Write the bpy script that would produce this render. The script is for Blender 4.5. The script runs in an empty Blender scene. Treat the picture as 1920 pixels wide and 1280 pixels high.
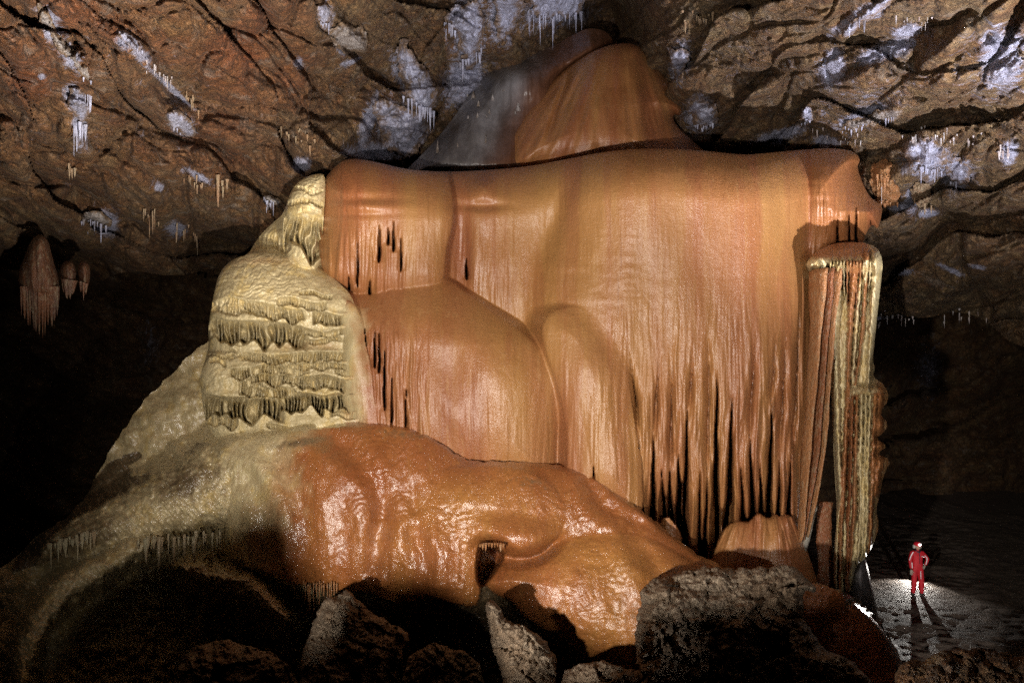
import bpy, math, random
import numpy as np
from mathutils import Vector

random.seed(7)
rng = np.random.default_rng(7)
scene = bpy.context.scene
COL = scene.collection
FPX = 1280.0          # focal length in pixels of the 1920 px wide photograph (24 mm on full frame)
CZ = 8.2              # camera height above the cave floor

# ------------------------------------------------------------------ camera, world, lights
cam = bpy.data.cameras.new('camera'); cam.lens = 24; cam.sensor_width = 36
cam.clip_start = 0.05; cam.clip_end = 300
cam_o = bpy.data.objects.new('camera', cam); COL.objects.link(cam_o)
cam_o.location = (0, 0, CZ); cam_o.rotation_euler = (math.pi / 2, 0, 0)
scene.camera = cam_o
w = bpy.data.worlds.new('World'); scene.world = w; w.use_nodes = True
w.node_tree.nodes['Background'].inputs[0].default_value = (0.75, 0.85, 1, 1)
w.node_tree.nodes['Background'].inputs[1].default_value = 0.0012    # black: the cave has no sky
scene.view_settings.view_transform = 'Standard'
scene.view_settings.look = 'None'
scene.view_settings.exposure = 0.0
scene.view_settings.gamma = 1.0
scene.view_settings.use_curve_mapping = False
scene.render.engine = 'CYCLES'
scene.cycles.use_denoising = False      # keeps the grain and the wet sparkle
scene.cycles.use_adaptive_sampling = True
scene.cycles.adaptive_threshold = 0.006
scene.cycles.sampling_pattern = 'BLUE_NOISE'
scene.cycles.max_bounces = 6
scene.cycles.diffuse_bounces = 2
scene.cycles.sample_clamp_indirect = 1.0


def W(px, py, d):
    return Vector(((px - 960) / FPX * d, d, CZ - (py - 640) / FPX * d))


def spot(name, loc, target, power, cone, blend, col, radius):
    l = bpy.data.lights.new(name, 'SPOT'); l.energy = power; l.color = col
    l.spot_size = math.radians(cone); l.spot_blend = blend; l.shadow_soft_size = radius
    o = bpy.data.objects.new(name, l); COL.objects.link(o); o.location = loc
    o.rotation_euler = (Vector(target) - Vector(loc)).to_track_quat('-Z', 'Y').to_euler()
    return o


# photographers' strobes: one low on the left of the tripod, one on its right, one for the caver, one behind him
KEY = Vector((-1.9, 0.5, CZ - 1.25))
spot('strobe_key', KEY, W(1050, 770, 14), 9000, 94, 1.0, (1.0, 0.93, 0.84), 0.10)
FILL = Vector((4.4, 0.2, CZ - 1.2))
spot('strobe_fill', FILL, W(1240, 560, 15), 1900, 100, 1.0, (1.0, 0.94, 0.90), 0.12)
spot('strobe_ceiling_left', (-0.6, 4.2, CZ - 3.0), W(260, 30, 11), 15500, 70, 1.0, (1.0, 0.93, 0.84), 0.12)
spot('strobe_ceiling_right', (7.6, 6.4, CZ - 3.9), W(1840, 110, 12), 16000, 74, 1.0, (0.98, 0.96, 1.0), 0.12)
spot('strobe_ceiling_middle', (2.2, 5.6, CZ - 3.2), W(960, -60, 17), 4200, 44, 1.0, (0.9, 0.92, 1.0), 0.12)
spot('strobe_caver', (9.0, 11.0, 0.75), W(1720, 1060, 22), 2600, 24, 0.5, (1.0, 0.95, 0.92), 0.05)
spot('strobe_back', (13.86, 23.7, 0.40), (10.9, 18.0, 0.0), 210, 120, 0.5, (1.0, 0.95, 0.88), 0.015)
spot('strobe_dome', W(1010, 40, 17.2) + Vector((0, -2.5, 1.5)), W(960, 160, 19), 60, 110, 0.7, (0.86, 0.9, 1.0), 0.1)

# ------------------------------------------------------------------ numpy helpers
def _hash(ix, iy, seed):
    h = (ix.astype(np.int64) * 374761393 + iy.astype(np.int64) * 668265263 + seed * 974634777) & 0x7fffffff
    h = ((h ^ (h >> 13)) * 1274126177) & 0x7fffffff
    h = h ^ (h >> 16)
    return (h & 0xffff) / 65535.0


def perlin(x, y, seed=0):
    x = np.asarray(x, float); y = np.asarray(y, float)
    x, y = np.broadcast_arrays(x, y)
    ix = np.floor(x); iy = np.floor(y); fx = x - ix; fy = y - iy
    u = fx * fx * fx * (fx * (fx * 6 - 15) + 10); v = fy * fy * fy * (fy * (fy * 6 - 15) + 10)

    def g(dx, dy):
        a = _hash(ix + dx, iy + dy, seed) * 2 * np.pi
        return np.cos(a) * (fx - dx) + np.sin(a) * (fy - dy)
    a = g(0, 0) * (1 - u) + g(1, 0) * u
    b = g(0, 1) * (1 - u) + g(1, 1) * u
    return (a * (1 - v) + b * v) * 1.5


def fbm(x, y, octv=5, seed=0, gain=0.5, ridged=False):
    s = 0; a = 1; t = 0
    for k in range(octv):
        n = perlin(x * 2 ** k + 17.3 * k, y * 2 ** k - 9.1 * k, seed + k * 13)
        if ridged:
            n = 1 - 2 * np.abs(n)
        s = s + a * n; t += a; a *= gain
    return s / t


def worley(x, y, seed=0):
    ix = np.floor(x); iy = np.floor(y)
    f1 = np.full(x.shape, 9.0); f2 = np.full(x.shape, 9.0)
    for dx in (-1, 0, 1):
        for dy in (-1, 0, 1):
            cx = ix + dx; cy = iy + dy
            px = cx + _hash(cx, cy, seed + 3); py = cy + _hash(cx, cy, seed + 91)
            d = np.hypot(px - x, py - y)
            f2 = np.minimum(f2, np.maximum(f1, d)); f1 = np.minimum(f1, d)
    return f1, f2


def sstep(a, b, x):
    t = np.clip((x - a) / (b - a), 0, 1)
    return t * t * (3 - 2 * t)


def chaikin(p, n=2):
    p = np.array(p, float)
    for _ in range(n):
        q = np.roll(p, -1, 0)
        p = np.stack([p * .75 + q * .25, p * .25 + q * .75], 1).reshape(-1, 2)
    return p


def sd_poly(p, X, Y):
    d2 = np.full(X.shape, 1e12); ins = np.zeros(X.shape, bool)
    q = np.roll(p, -1, 0)
    for (ax, ay), (bx, by) in zip(p, q):
        ex, ey = bx - ax, by - ay
        l2 = ex * ex + ey * ey + 1e-9
        t = np.clip(((X - ax) * ex + (Y - ay) * ey) / l2, 0, 1)
        d2 = np.minimum(d2, (X - ax - t * ex) ** 2 + (Y - ay - t * ey) ** 2)
        if ey != 0:
            c = ((ay > Y) != (by > Y)) & (X < ex * (Y - ay) / ey + ax)
            ins ^= c
    return np.where(ins, 1, -1) * np.sqrt(d2)


def gauss(X, Y, cx, cy, rx, ry, ang=0.0):
    c, s = math.cos(math.radians(ang)), math.sin(math.radians(ang))
    u = (X - cx) * c + (Y - cy) * s; v = -(X - cx) * s + (Y - cy) * c
    return np.exp(-(u / rx) ** 2 - (v / ry) ** 2)


# ------------------------------------------------------------------ objects
def tag(o, label=None, cat=None, group=None, kind=None):
    if label: o['label'] = label
    if cat: o['category'] = cat
    if group: o['group'] = group
    if kind: o['kind'] = kind
    return o


def empty(name, loc, label, cat, group=None):
    o = bpy.data.objects.new(name, None); COL.objects.link(o); o.location = loc
    o.empty_display_size = 0.2
    return tag(o, label, cat, group)


def link(name, me, mat, parent=None):
    o = bpy.data.objects.new(name, me); COL.objects.link(o)
    if mat and not me.materials: me.materials.append(mat)
    if parent:
        o.parent = parent
        o.matrix_parent_inverse = Matrix_inv(parent)
    return o


def Matrix_inv(p):
    from mathutils import Matrix
    return Matrix.Translation(p.location).inverted()


def np_mesh(name, co, quads, tris=None, attrs=None, normals=None):
    me = bpy.data.meshes.new(name)
    co = np.ascontiguousarray(co, np.float32)
    me.vertices.add(len(co)); me.vertices.foreach_set('co', co.ravel())
    quads = np.asarray(quads, np.int32).reshape(-1, 4)
    nq = len(quads)
    tris = np.zeros((0, 3), np.int32) if tris is None else np.asarray(tris, np.int32).reshape(-1, 3)
    loops = np.concatenate([quads.ravel(), tris.ravel()])
    me.loops.add(len(loops)); me.loops.foreach_set('vertex_index', loops)
    n = nq + len(tris)
    me.polygons.add(n)
    st = np.concatenate([np.arange(nq) * 4, nq * 4 + np.arange(len(tris)) * 3]).astype(np.int32)
    me.polygons.foreach_set('loop_start', st)
    me.polygons.foreach_set('use_smooth', np.ones(n, bool))
    for k, v in (attrs or {}).items():
        a = me.attributes.new(k, 'FLOAT', 'POINT')
        a.data.foreach_set('value', np.ascontiguousarray(v, np.float32))
    me.update(calc_edges=True); me.validate()
    if normals is not None:
        me.normals_split_custom_set_from_vertices(normals.tolist())
    return me


def flutes0(X, Y, lam, seed, warp=6, ylen=110):
    x = X + warp * perlin(X / 70, Y / 160, seed + 1)
    return fbm(x / lam, Y / ylen, 3, seed, .55)


class Field:
    """A rock surface sampled on a fine grid of directions from the tripod; every sample has its own depth."""

    def __init__(s, x0, x1, y0, y1, dx, dy, outline=None, smooth=2, ragged=0, seed=0):
        xs = np.arange(x0, x1 + dx * .5, dx) if np.isscalar(dx) else dx
        ys = np.arange(y0, y1 + dy * .5, dy) if np.isscalar(dy) else dy
        s.xs, s.ys = xs, ys
        s.X, s.Y = np.meshgrid(xs, ys)
        s.ok = None
        if outline is not None:
            p = chaikin(outline, smooth) if smooth else np.array(outline, float)
            sd = sd_poly(p, s.X, s.Y)
            if ragged: sd = sd + ragged * (fbm(s.X / 26, s.Y / 26, 4, 700 + seed, .6) - .1)
            gy, gx = np.gradient(sd, ys, xs)
            if not np.isscalar(dx): dx = dy = 2.5
            gl = np.hypot(gx, gy) + 1e-6
            ins = sd > 0
            near = (~ins) & (sd > -2.2 * max(dx, dy))
            s.X = np.where(near, s.X - sd * gx / gl, s.X); s.Y = np.where(near, s.Y - sd * gy / gl, s.Y)
            q = ins[:-1, :-1] | ins[1:, :-1] | ins[1:, 1:] | ins[:-1, 1:]
            s.ok = q
            s.sd = np.maximum(sd, 0)
        else:
            s.ok = np.ones((len(ys) - 1, len(xs) - 1), bool)
            s.sd = np.full(s.X.shape, 500.0)
        s.D = np.full(s.X.shape, 200.0)
        s.L = np.zeros(s.X.shape, int)
        s.at = {}

    def add(s, poly, D0, k, R, label, slope=0.06, blend=0.12, smooth=2, soft=0.0, wob=0.0):
        p = chaikin(poly, smooth)
        X, Y = s.X, s.Y
        pad = 90
        m = (X > p[:, 0].min() - pad) & (X < p[:, 0].max() + pad) & (Y > p[:, 1].min() - pad) & (Y < p[:, 1].max() + pad)
        sd = np.full(X.shape, -400.0)
        xm, ym = X[m], Y[m]
        if wob: xm, ym = xm + wob * fbm(xm / 38, ym / 38, 4, 811, .6), ym + wob * fbm(xm / 38, ym / 38, 4, 812, .6)
        sd[m] = sd_poly(p, xm, ym)
        t = 1 - np.clip(sd / R, 0, 1)
        d = D0 + k * ((1 - soft) * (1 - np.sqrt(np.maximum(1 - t * t, 0))) + soft * t * t) + np.maximum(-sd, 0) * slope
        d = np.where(sd < -pad + 2, 300.0, d)
        lab = d < s.D
        h = np.clip(.5 + .5 * (s.D - d) / blend, 0, 1)
        nd = s.D * (1 - h) + d * h - blend * h * (1 - h)
        nd = np.where(np.abs(s.D - d) > blend, np.minimum(s.D, d), nd)
        s.L = np.where(lab & (sd > 0), label, s.L)
        s.D = nd
        return sd

    def world(s, D=None):
        D = s.D if D is None else D
        return np.stack([(s.X - 960) / FPX * D, D, CZ - (s.Y - 640) / FPX * D], -1)

    def build(s, parts, skirt=2.5, custom=False, qlabel=None):
        """parts: label -> (name, material, parent). Returns label -> object."""
        V = s.world(); ny, nx = s.X.shape
        idx = np.arange(ny * nx).reshape(ny, nx)
        Q = np.stack([idx[:-1, :-1], idx[1:, :-1], idx[1:, 1:], idx[:-1, 1:]], -1)
        co = V.reshape(-1, 3)
        N = None
        if custom:
            ty = np.gradient(V, axis=0); tx = np.gradient(V, axis=1)
            n = np.cross(ty, tx); n /= np.linalg.norm(n, axis=-1, keepdims=True) + 1e-9
            N = n.reshape(-1, 3)
        qa = Q[s.ok]
        ql = (s.L[:-1, :-1] if qlabel is None else qlabel)[s.ok]
        # boundary of the whole sheet -> skirt going back into the rock
        e = np.concatenate([qa[:, [0, 1]], qa[:, [1, 2]], qa[:, [2, 3]], qa[:, [3, 0]]])
        el = np.concatenate([ql] * 4)
        key = np.sort(e, 1); key = key[:, 0] * (ny * nx) + key[:, 1]
        u, inv, cnt = np.unique(key, return_inverse=True, return_counts=True)
        bm = cnt[inv] == 1
        be, bl = e[bm], el[bm]
        out = {}
        flatX, flatY, flatD = s.X.ravel(), s.Y.ravel(), s.D.ravel()
        for lab in np.unique(ql):
            if lab not in parts: continue
            name, mat, parent = parts[lab]
            q = qa[ql == lab]
            used, qi = np.unique(q, return_inverse=True); qi = qi.reshape(q.shape)
            c = co[used]
            at = {k: v.ravel()[used] for k, v in s.at.items()}
            nn = N[used] if N is not None else None
            b = be[bl == lab]
            quads = [qi]
            if skirt and len(b):
                bu, bi = np.unique(b, return_inverse=True); bi = bi.reshape(b.shape)
                pos = np.searchsorted(used, bu)
                n0 = len(c); prev = pos
                for step in (0.25, 1.0):
                    dd = flatD[bu] + skirt * step
                    cc = np.stack([(flatX[bu] - 960) / FPX * dd, dd, CZ - (flatY[bu] - 640) / FPX * dd], -1)
                    c = np.concatenate([c, cc])
                    new = n0 + np.arange(len(bu))
                    quads.append(np.stack([prev[bi[:, 1]], prev[bi[:, 0]], new[bi[:, 0]], new[bi[:, 1]]], -1))
                    n0 += len(bu); prev = new
                    for k in at: at[k] = np.concatenate([at[k], s.at[k].ravel()[bu]])
                    if nn is not None: nn = np.concatenate([nn, N[bu]])
            me = np_mesh(name, c, np.concatenate(quads), attrs=at, normals=nn)
            out[lab] = link(name, me, mat, parent)
        return out


def sampler(f):
    """depth of a rectangular Field at any pixel"""
    ny, nx = f.X.shape
    D = f.D

    def at(x, y):
        u = np.clip(np.interp(np.asarray(x, float), f.xs, np.arange(nx)), 0, nx - 1.001)
        v = np.clip(np.interp(np.asarray(y, float), f.ys, np.arange(ny)), 0, ny - 1.001)
        i = v.astype(int); j = u.astype(int); a = u - j; b = v - i
        return (D[i, j] * (1 - a) + D[i, j + 1] * a) * (1 - b) + (D[i + 1, j] * (1 - a) + D[i + 1, j + 1] * a) * b
    return at


# ------------------------------------------------------------------ materials
class NT:
    def __init__(s, name):
        s.m = bpy.data.materials.new(name); s.m.use_nodes = True
        s.t = s.m.node_tree; s.b = s.t.nodes['Principled BSDF']
        s.pos = s.t.nodes.new('ShaderNodeNewGeometry').outputs['Position']

    def n(s, typ, **kw):
        x = s.t.nodes.new(typ)
        for k, v in kw.items(): setattr(x, k, v)
        return x

    def lk(s, a, b): s.t.links.new(a, b)

    def noise(s, scale, stretch=(1, 1, 1), detail=4, rough=0.55, dist=0.0):
        mp = s.n('ShaderNodeMapping'); mp.inputs['Scale'].default_value = stretch
        s.lk(s.pos, mp.inputs['Vector'])
        x = s.n('ShaderNodeTexNoise'); x.inputs['Scale'].default_value = scale
        x.inputs['Detail'].default_value = detail; x.inputs['Roughness'].default_value = rough
        x.inputs['Distortion'].default_value = dist
        s.lk(mp.outputs[0], x.inputs['Vector'])
        return x.outputs['Fac']

    def vor(s, scale, stretch=(1, 1, 1), feature='F1'):
        mp = s.n('ShaderNodeMapping'); mp.inputs['Scale'].default_value = stretch
        s.lk(s.pos, mp.inputs['Vector'])
        x = s.n('ShaderNodeTexVoronoi', feature=feature); x.inputs['Scale'].default_value = scale
        s.lk(mp.outputs[0], x.inputs['Vector'])
        return x.outputs['Distance']

    def ramp(s, fac, stops):
        r = s.n('ShaderNodeValToRGB')
        el = r.color_ramp.elements
        while len(el) < len(stops): el.new(0.5)
        for e, (p, c) in zip(el, stops):
            e.position = p; e.color = (*c, 1) if len(c) == 3 else c
        s.lk(fac, r.inputs[0]); return r.outputs[0]

    def fr(s, fac, a, b, c=0.0, d=1.0):
        m = s.n('ShaderNodeMapRange', clamp=True)
        for i, v in zip((1, 2, 3, 4), (a, b, c, d)): m.inputs[i].default_value = v
        s.lk(fac, m.inputs[0]); return m.outputs[0]

    def mix(s, fac, a, b, mode='MIX'):
        m = s.n('ShaderNodeMix', data_type='RGBA', blend_type=mode)
        for sock, v in ((m.inputs[0], fac), (m.inputs[6], a), (m.inputs[7], b)):
            if isinstance(v, (int, float)): sock.default_value = v
            elif isinstance(v, tuple): sock.default_value = (*v, 1)
            else: s.lk(v, sock)
        return m.outputs[2]

    def math(s, op, a, b=0.0):
        m = s.n('ShaderNodeMath', operation=op)
        for sock, v in ((m.inputs[0], a), (m.inputs[1], b)):
            if isinstance(v, (int, float)): sock.default_value = v
            else: s.lk(v, sock)
        return m.outputs[0]

    def attr(s, name):
        return s.n('ShaderNodeAttribute', attribute_name=name).outputs['Fac']

    def out(s, col, rough, bumps=(), spec=0.5):
        for v, nm in ((col, 'Base Color'), (rough, 'Roughness')):
            if isinstance(v, (int, float)): s.b.inputs[nm].default_value = v
            elif isinstance(v, tuple): s.b.inputs[nm].default_value = (*v, 1)
            else: s.lk(v, s.b.inputs[nm])
        s.b.inputs['Specular IOR Level'].default_value = spec
        prev = None
        for h, dist in bumps:
            b = s.n('ShaderNodeBump'); b.inputs['Distance'].default_value = dist; b.inputs['Strength'].default_value = 1.0
            s.lk(h, b.inputs['Height'])
            if prev is not None: s.lk(prev, b.inputs['Normal'])
            prev = b.outputs[0]
        if prev is not None: s.lk(prev, s.b.inputs['Normal'])
        return s.m


def mat_flowstone(name, ochre=0.0, bright=1.0, wet=0.0):
    m = NT(name)
    B = bright
    warm = (.97, .89 - .08 * wet, .73 - .22 * wet)
    st = m.noise(0.85, (1, 0.4, 0.05), 5, 0.55, 0.4)
    big = m.noise(0.45, (1, 0.5, 0.55), 3, 0.5)
    fine = m.noise(7.0, (1, 0.6, 0.05), 4, 0.6)
    c1 = m.ramp(st, [(0.30, (0.291 * B, 0.105 * B, 0.050 * B)), (0.44, (0.378 * B, 0.155 * B, 0.076 * B)),
                     (0.53, (0.407 * B, 0.183 * B, 0.083 * B)), (0.62, (0.417 * B, 0.210 * B, 0.081 * B)), (0.72, (0.339 * B, 0.135 * B, 0.063 * B))])
    c2 = m.ramp(big, [(0.35, (0.378 * B, 0.154 * B, 0.083 * B)), (0.6, (0.407 * B, 0.199 * B, 0.081 * B))])
    c = m.mix(0.2, c1, c2)
    c = m.mix(m.fr(fine, 0.35, 0.7, 0, 0.16), c, (0.233 * B, 0.094 * B, 0.047 * B))
    drip = m.noise(17.0, (1, .5, .022), 3, .6)
    c = m.mix(m.fr(drip, .60, .70, 0, .42), c, (.20 * B, .062 * B, .026 * B))
    drip2 = m.noise(8.0, (1, .5, .03), 4, .6)
    c = m.mix(m.fr(drip2, .58, .64, 0, .35), c, (.50 * B, .30 * B, .15 * B))
    stain = m.noise(1.6, (1, 1, .16), 7, .68, .5)
    c = m.mix(m.fr(stain, .55, .63, 0, .38), c, (.27 * B, .10 * B, .042 * B))
    spk = m.noise(60.0, (1, 1, 1), 2, .5)
    c = m.mix(m.fr(spk, .35, .65, .16, 0), c, (.18 * B, .07 * B, .03 * B))
    # ochre pigment
    c = m.mix(m.math('MULTIPLY', m.attr('ochre'), 0.7), c, (0.436 * B, 0.248 * B, 0.094 * B))
    # red-brown pigment
    c = m.mix(m.math('MULTIPLY', m.attr('red'), 0.8), c, (0.281 * B, 0.094 * B, 0.041 * B))
    c = m.mix(1.0, c, warm, 'MULTIPLY')
    # cream calcite
    cn = m.noise(3.0, (1, 1, .5), 5, 0.6)
    cc = m.ramp(cn, [(0.3, (.46, .36, .18)), (0.5, (.62, .51, .29)), (0.62, (.60, .45, .19)), (0.75, (.66, .58, .39))])
    cr = m.math('ADD', m.attr('cream'), m.math('MULTIPLY', m.math('SUBTRACT', m.noise(4.0, (1, 1, .35), 5), 0.5), 0.8))
    c = m.mix(m.fr(cr, 0.16, 0.84), c, cc)
    # silty grey-brown; also paints the dimness of the side slope
    sl = m.math('ADD', m.attr('silt_dim'), m.math('MULTIPLY', m.math('SUBTRACT', m.noise(9.0, (1, 1, .6), 7, 0.7), 0.5), 1.0))
    c = m.mix(m.fr(sl, 0.4, 0.75), c, (.14, .105, .058))
    rn = m.noise(1.1, (1, 1, 0.35), 4)
    rough = m.fr(rn, 0.35, 0.65, 0.28 - wet * .10, 0.42 - wet * .16)
    grain = m.noise(46.0, (1, 1, .7), 3, 0.6)
    mid = m.noise(9.0, (1, 1, .18), 4, 0.55)
    m.b.inputs['Coat Weight'].default_value = .5 + .4 * wet      # film of water
    m.lk(m.fr(rn, 0.38, 0.62, .26 - .04 * wet, .40 - .10 * wet), m.b.inputs['Coat Roughness'])
    m.b.inputs['Coat IOR'].default_value = 1.6
    hair = m.noise(16.0, (1, 1, .22), 6, .7, .6)
    if wet: c = m.mix(m.fr(hair, .36, .58, .38, 0), c, (.16, .06, .018))
    o_ = m.out(c, rough, [(mid, 0.006), (m.noise(5.0, (1, 1, 5.5), 5, .65, .8), .010), (grain, 0.015 + wet * .002), (m.noise(110.0, (1, 1, 1), 2, .5), .004)], 0.55)
    prev = None
    for h_, d_ in ((mid, .002), (grain, .0075 - .0015 * wet), (m.noise(95.0, (1, 1, 1), 2, .5), .0030)):
        bp = m.n('ShaderNodeBump'); bp.inputs['Distance'].default_value = d_; bp.inputs['Strength'].default_value = 1.0
        m.lk(h_, bp.inputs['Height'])
        if prev is not None: m.lk(prev, bp.inputs['Normal'])
        prev = bp.outputs[0]
    m.lk(prev, m.b.inputs['Coat Normal'])
    return o_


def mat_rock(name):
    m = NT(name)
    a = m.noise(0.55, (1, 1, 1), 6, 0.62, 0.6)
    b = m.noise(1.7, (1, 1, 1), 7, 0.68, 0.3)
    f = m.noise(7.0, (1, 1, 1), 7, 0.7)
    c1 = m.ramp(a, [(0.30, (.10, .05, .024)), (0.42, (.27, .135, .052)), (0.50, (.30, .115, .042)), (0.57, (.40, .225, .088)), (0.70, (.50, .36, .18))])
    c2 = m.ramp(b, [(0.32, (.09, .045, .022)), (0.45, (.27, .145, .062)), (0.56, (.42, .27, .125)), (0.68, (.56, .44, .27))])
    c = m.mix(0.5, c1, c2)
    c = m.mix(m.math('MULTIPLY', m.attr('red'), m.fr(b, .3, .6, .6, 1.0)), c, (.40, .105, .036))
    c = m.mix(m.math('MULTIPLY', m.attr('tan'), m.fr(b, .35, .6, .2, .9)), c, (.42, .31, .17))
    c = m.mix(m.fr(f, 0.38, 0.68, 0.75, 0.0), c, (.045, .025, .014))
    c = m.mix(m.fr(m.vor(2.2, (1, 1, 1), 'DISTANCE_TO_EDGE'), 0.0, 0.05, 0.5, 0.0), c, (.05, .03, .018))
    for sc, wd_, am in ((0.9, .010, .8), (2.6, .014, .6), (7.0, .03, .4)):
        cr = m.math('ABSOLUTE', m.math('SUBTRACT', m.noise(sc, (1, .8, 1.25), 5, .62, .8), .5))
        c = m.mix(m.fr(cr, 0.0, wd_, am, 0.0), c, (.035, .02, .012))
    gz = m.noise(2.3, (1, 1, 1), 8, .7)
    c = m.mix(m.fr(gz, .55, .7, 0, .55), c, (.36, .31, .26))
    wn = m.math('ADD', m.attr('white'), m.math('MULTIPLY', m.math('SUBTRACT', m.noise(4.2, (1, 1, .45), 10, 0.78, .6), 0.5), 2.6))
    wc = m.ramp(f, [(0.3, (.33, .32, .42)), (0.55, (.48, .49, .65)), (0.7, (.64, .65, .80))])
    c = m.mix(m.fr(wn, 0.36, 0.74, 0, .95), c, wc)
    rough = m.fr(m.noise(1.3, (1, 1, 1), 4), .4, .65, .42, .75)
    h1 = m.noise(2.6, (1, 1, 1), 12, 0.74, 0.4)
    h2 = m.noise(16.0, (1, 1, 1), 6, 0.7)
    h3 = m.vor(5.0)
    return m.out(c, rough, [(h1, 0.30), (h2, 0.07)], 0.45)


def mat_calcite(name, tint=(1, 1, 1), dirt=0.5):
    m = NT(name)
    eg = m.math('ADD', m.attr('edge'), m.math('MULTIPLY', m.math('SUBTRACT', m.noise(4.5, (1, 1, .5), 9, .75, .5), .5), 2.2))
    f = m.noise(3.5, (1, 1, .5), 8, 0.72)
    g = m.noise(14.0, (1, 1, .3), 6, 0.65)
    T = lambda c: tuple(a * b for a, b in zip(c, tint))
    c = m.ramp(f, [(0.36, T((.16, .14, .15))), (0.45, T((.34, .345, .47))), (0.55, T((.50, .52, .70))), (0.7, T((.66, .68, .84)))])
    c = m.mix(m.fr(g, .35, .6, dirt, 0), c, T((.22, .18, .16)))
    c = m.mix(m.fr(eg, .62, 1.0, 0, .9), c, (.20, .12, .06))
    return m.out(c, 0.5, [(f, 0.14), (g, 0.05)], 0.4)


def mat_plain(name, col, rough=0.6, bump=0.0, bs=20.0, var=0.3, spec=0.4, stretch=(1, 1, 1)):
    m = NT(name)
    f = m.noise(bs * .35, stretch, 6, .65)
    c = m.mix(m.fr(f, .3, .7, var, 0), col, tuple(x * .35 for x in col))
    return m.out(c, rough, [(m.noise(bs, stretch, 5, .65), bump)] if bump else (), spec)


def mat_drape(name, col):
    m = NT(name)
    f = m.noise(5.0, (1, 1, .12), 6, .65); g = m.noise(11.0, (1, 1, .5), 6, .7); h = m.noise(30.0, (1, 1, .6), 4, .65)
    c = m.mix(m.fr(f, .42, .66, 0, .6), col, (.30, .11, .04))
    c = m.mix(m.fr(g, .5, .72, 0, .55), c, (.50, .44, .28))
    c = m.mix(m.fr(h, .34, .55, .45, 0), c, tuple(x * .3 for x in col))
    return m.out(c, .34, [(g, .07), (h, .02)], .5)


def mat_mudrock(name):
    m = NT(name)
    f = m.noise(5.0, (1, 1, 1), 8, .7); g = m.noise(30.0, (1, 1, 1), 6, .7)
    c = m.ramp(f, [(.3, (.15, .108, .075)), (.5, (.31, .24, .17)), (.7, (.42, .335, .245))])
    big = m.noise(1.6, (1, 1, 1), 5, .6)
    c = m.mix(m.fr(big, .42, .62, 0, .65), c, (.20, .125, .07))
    c = m.mix(m.fr(g, .3, .6, .7, 0), c, (.09, .068, .05))
    return m.out(c, .82, [(m.noise(9.0, (1, 1, 1), 9, .75, .3), .035), (g, .015)], .2)


def mat_emit(name, col, st):
    m = NT(name)
    m.b.inputs['Base Color'].default_value = (*col, 1)
    m.b.inputs['Emission Color'].default_value = (*col, 1); m.b.inputs['Emission Strength'].default_value = st
    return m.m


M_FLOW = mat_flowstone('orange_flowstone')
M_MOUND = mat_flowstone('wet_orange_flowstone', bright=1.0, wet=1.0)
M_ROCK = mat_rock('cave_rock')
M_CALC = mat_calcite('white_calcite')
M_CALC2 = mat_calcite('cream_calcite', (.95, .84, .62), .7)
M_GREY = mat_plain('grey_flowstone', (.20, .185, .19), .33, .02, 12, .5, .5, (1, 1, .2))
M_MUD = mat_mudrock('muddy_limestone')
M_TUBE = {k: mat_drape(k + '_drapery', c) for k, c in
          {'cream': (.52, .46, .29), 'orange': (.42, .165, .06), 'brown': (.27, .095, .038), 'tan': (.43, .20, .08),
           'grey': (.30, .28, .24), 'straw': (.60, .57, .60), 'strawtan': (.33, .24, .15), 'dark': (.13, .06, .035)}.items()}  # the dark tone has the far-left dimness put into its colour

# ------------------------------------------------------------------ setting: ceiling, walls, floor
ctl = [(-120, -80, 7.5), (0, 0, 8.5), (300, 0, 9.8), (600, 0, 12.5), (850, 0, 16.8), (1000, 0, 17.6), (1150, 0, 22), (1250, 0, 16.5), (1500, 0, 12.5),
       (1700, 0, 10.3), (1920, 0, 8.8), (2030, -80, 7.6), (0, 200, 11.2), (300, 200, 12.8), (560, 200, 15), (700, 170, 18.5), (800, 170, 19.5), (900, 130, 20.5),
       (1100, 90, 22.5), (1210, 130, 19.8), (1270, 180, 19.6), (1400, 150, 16.5), (1600, 150, 14.2), (1920, 150, 11.2), (-100, 400, 14.5), (300, 400, 16.6), (500, 400, 17.8),
       (640, 280, 16.6), (720, 280, 19.6), (900, 320, 22), (1000, 330, 23), (1300, 260, 20.4), (1450, 270, 18.9), (1600, 280, 17.4), (1800, 300, 15.8), (2000, 300, 13.6), (1660, 460, 18.4),
       (1800, 480, 18), (2000, 520, 15.5), (1650, 610, 22.0), (1800, 590, 20.5), (1920, 640, 18), (0, 500, 19), (200, 500, 20.5), (400, 500, 20.5), (600, 500, 20), (1200, 500, 22), (0, 600, 24), (400, 600, 24), (2000, 680, 18)]
ctl = np.array(ctl, float)


def tps(P, V):
    n = len(P)
    r = np.hypot(P[:, None, 0] - P[None, :, 0], P[:, None, 1] - P[None, :, 1]) / 300
    K = np.where(r > 0, r * r * np.log(r + 1e-12), 0) + np.eye(n) * 0.02
    A = np.zeros((n + 3, n + 3)); A[:n, :n] = K
    A[:n, n:] = np.c_[np.ones(n), P / 300]; A[n:, :n] = A[:n, n:].T
    s = np.linalg.solve(A, np.r_[V, 0, 0, 0])

    def f(X, Y):
        o = s[n] + s[n + 1] * X / 300 + s[n + 2] * Y / 300
        for (a, b), w_ in zip(P, s[:n]):
            r = np.hypot(X - a, Y - b) / 300
            o = o + w_ * r * r * np.log(r + 1e-12)
        return o
    return f


ceil_base = tps(ctl[:, :2], ctl[:, 2])


def rot(X, Y, a):
    c, s = math.cos(math.radians(a)), math.sin(math.radians(a))
    return X * c + Y * s, -X * s + Y * c


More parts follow.
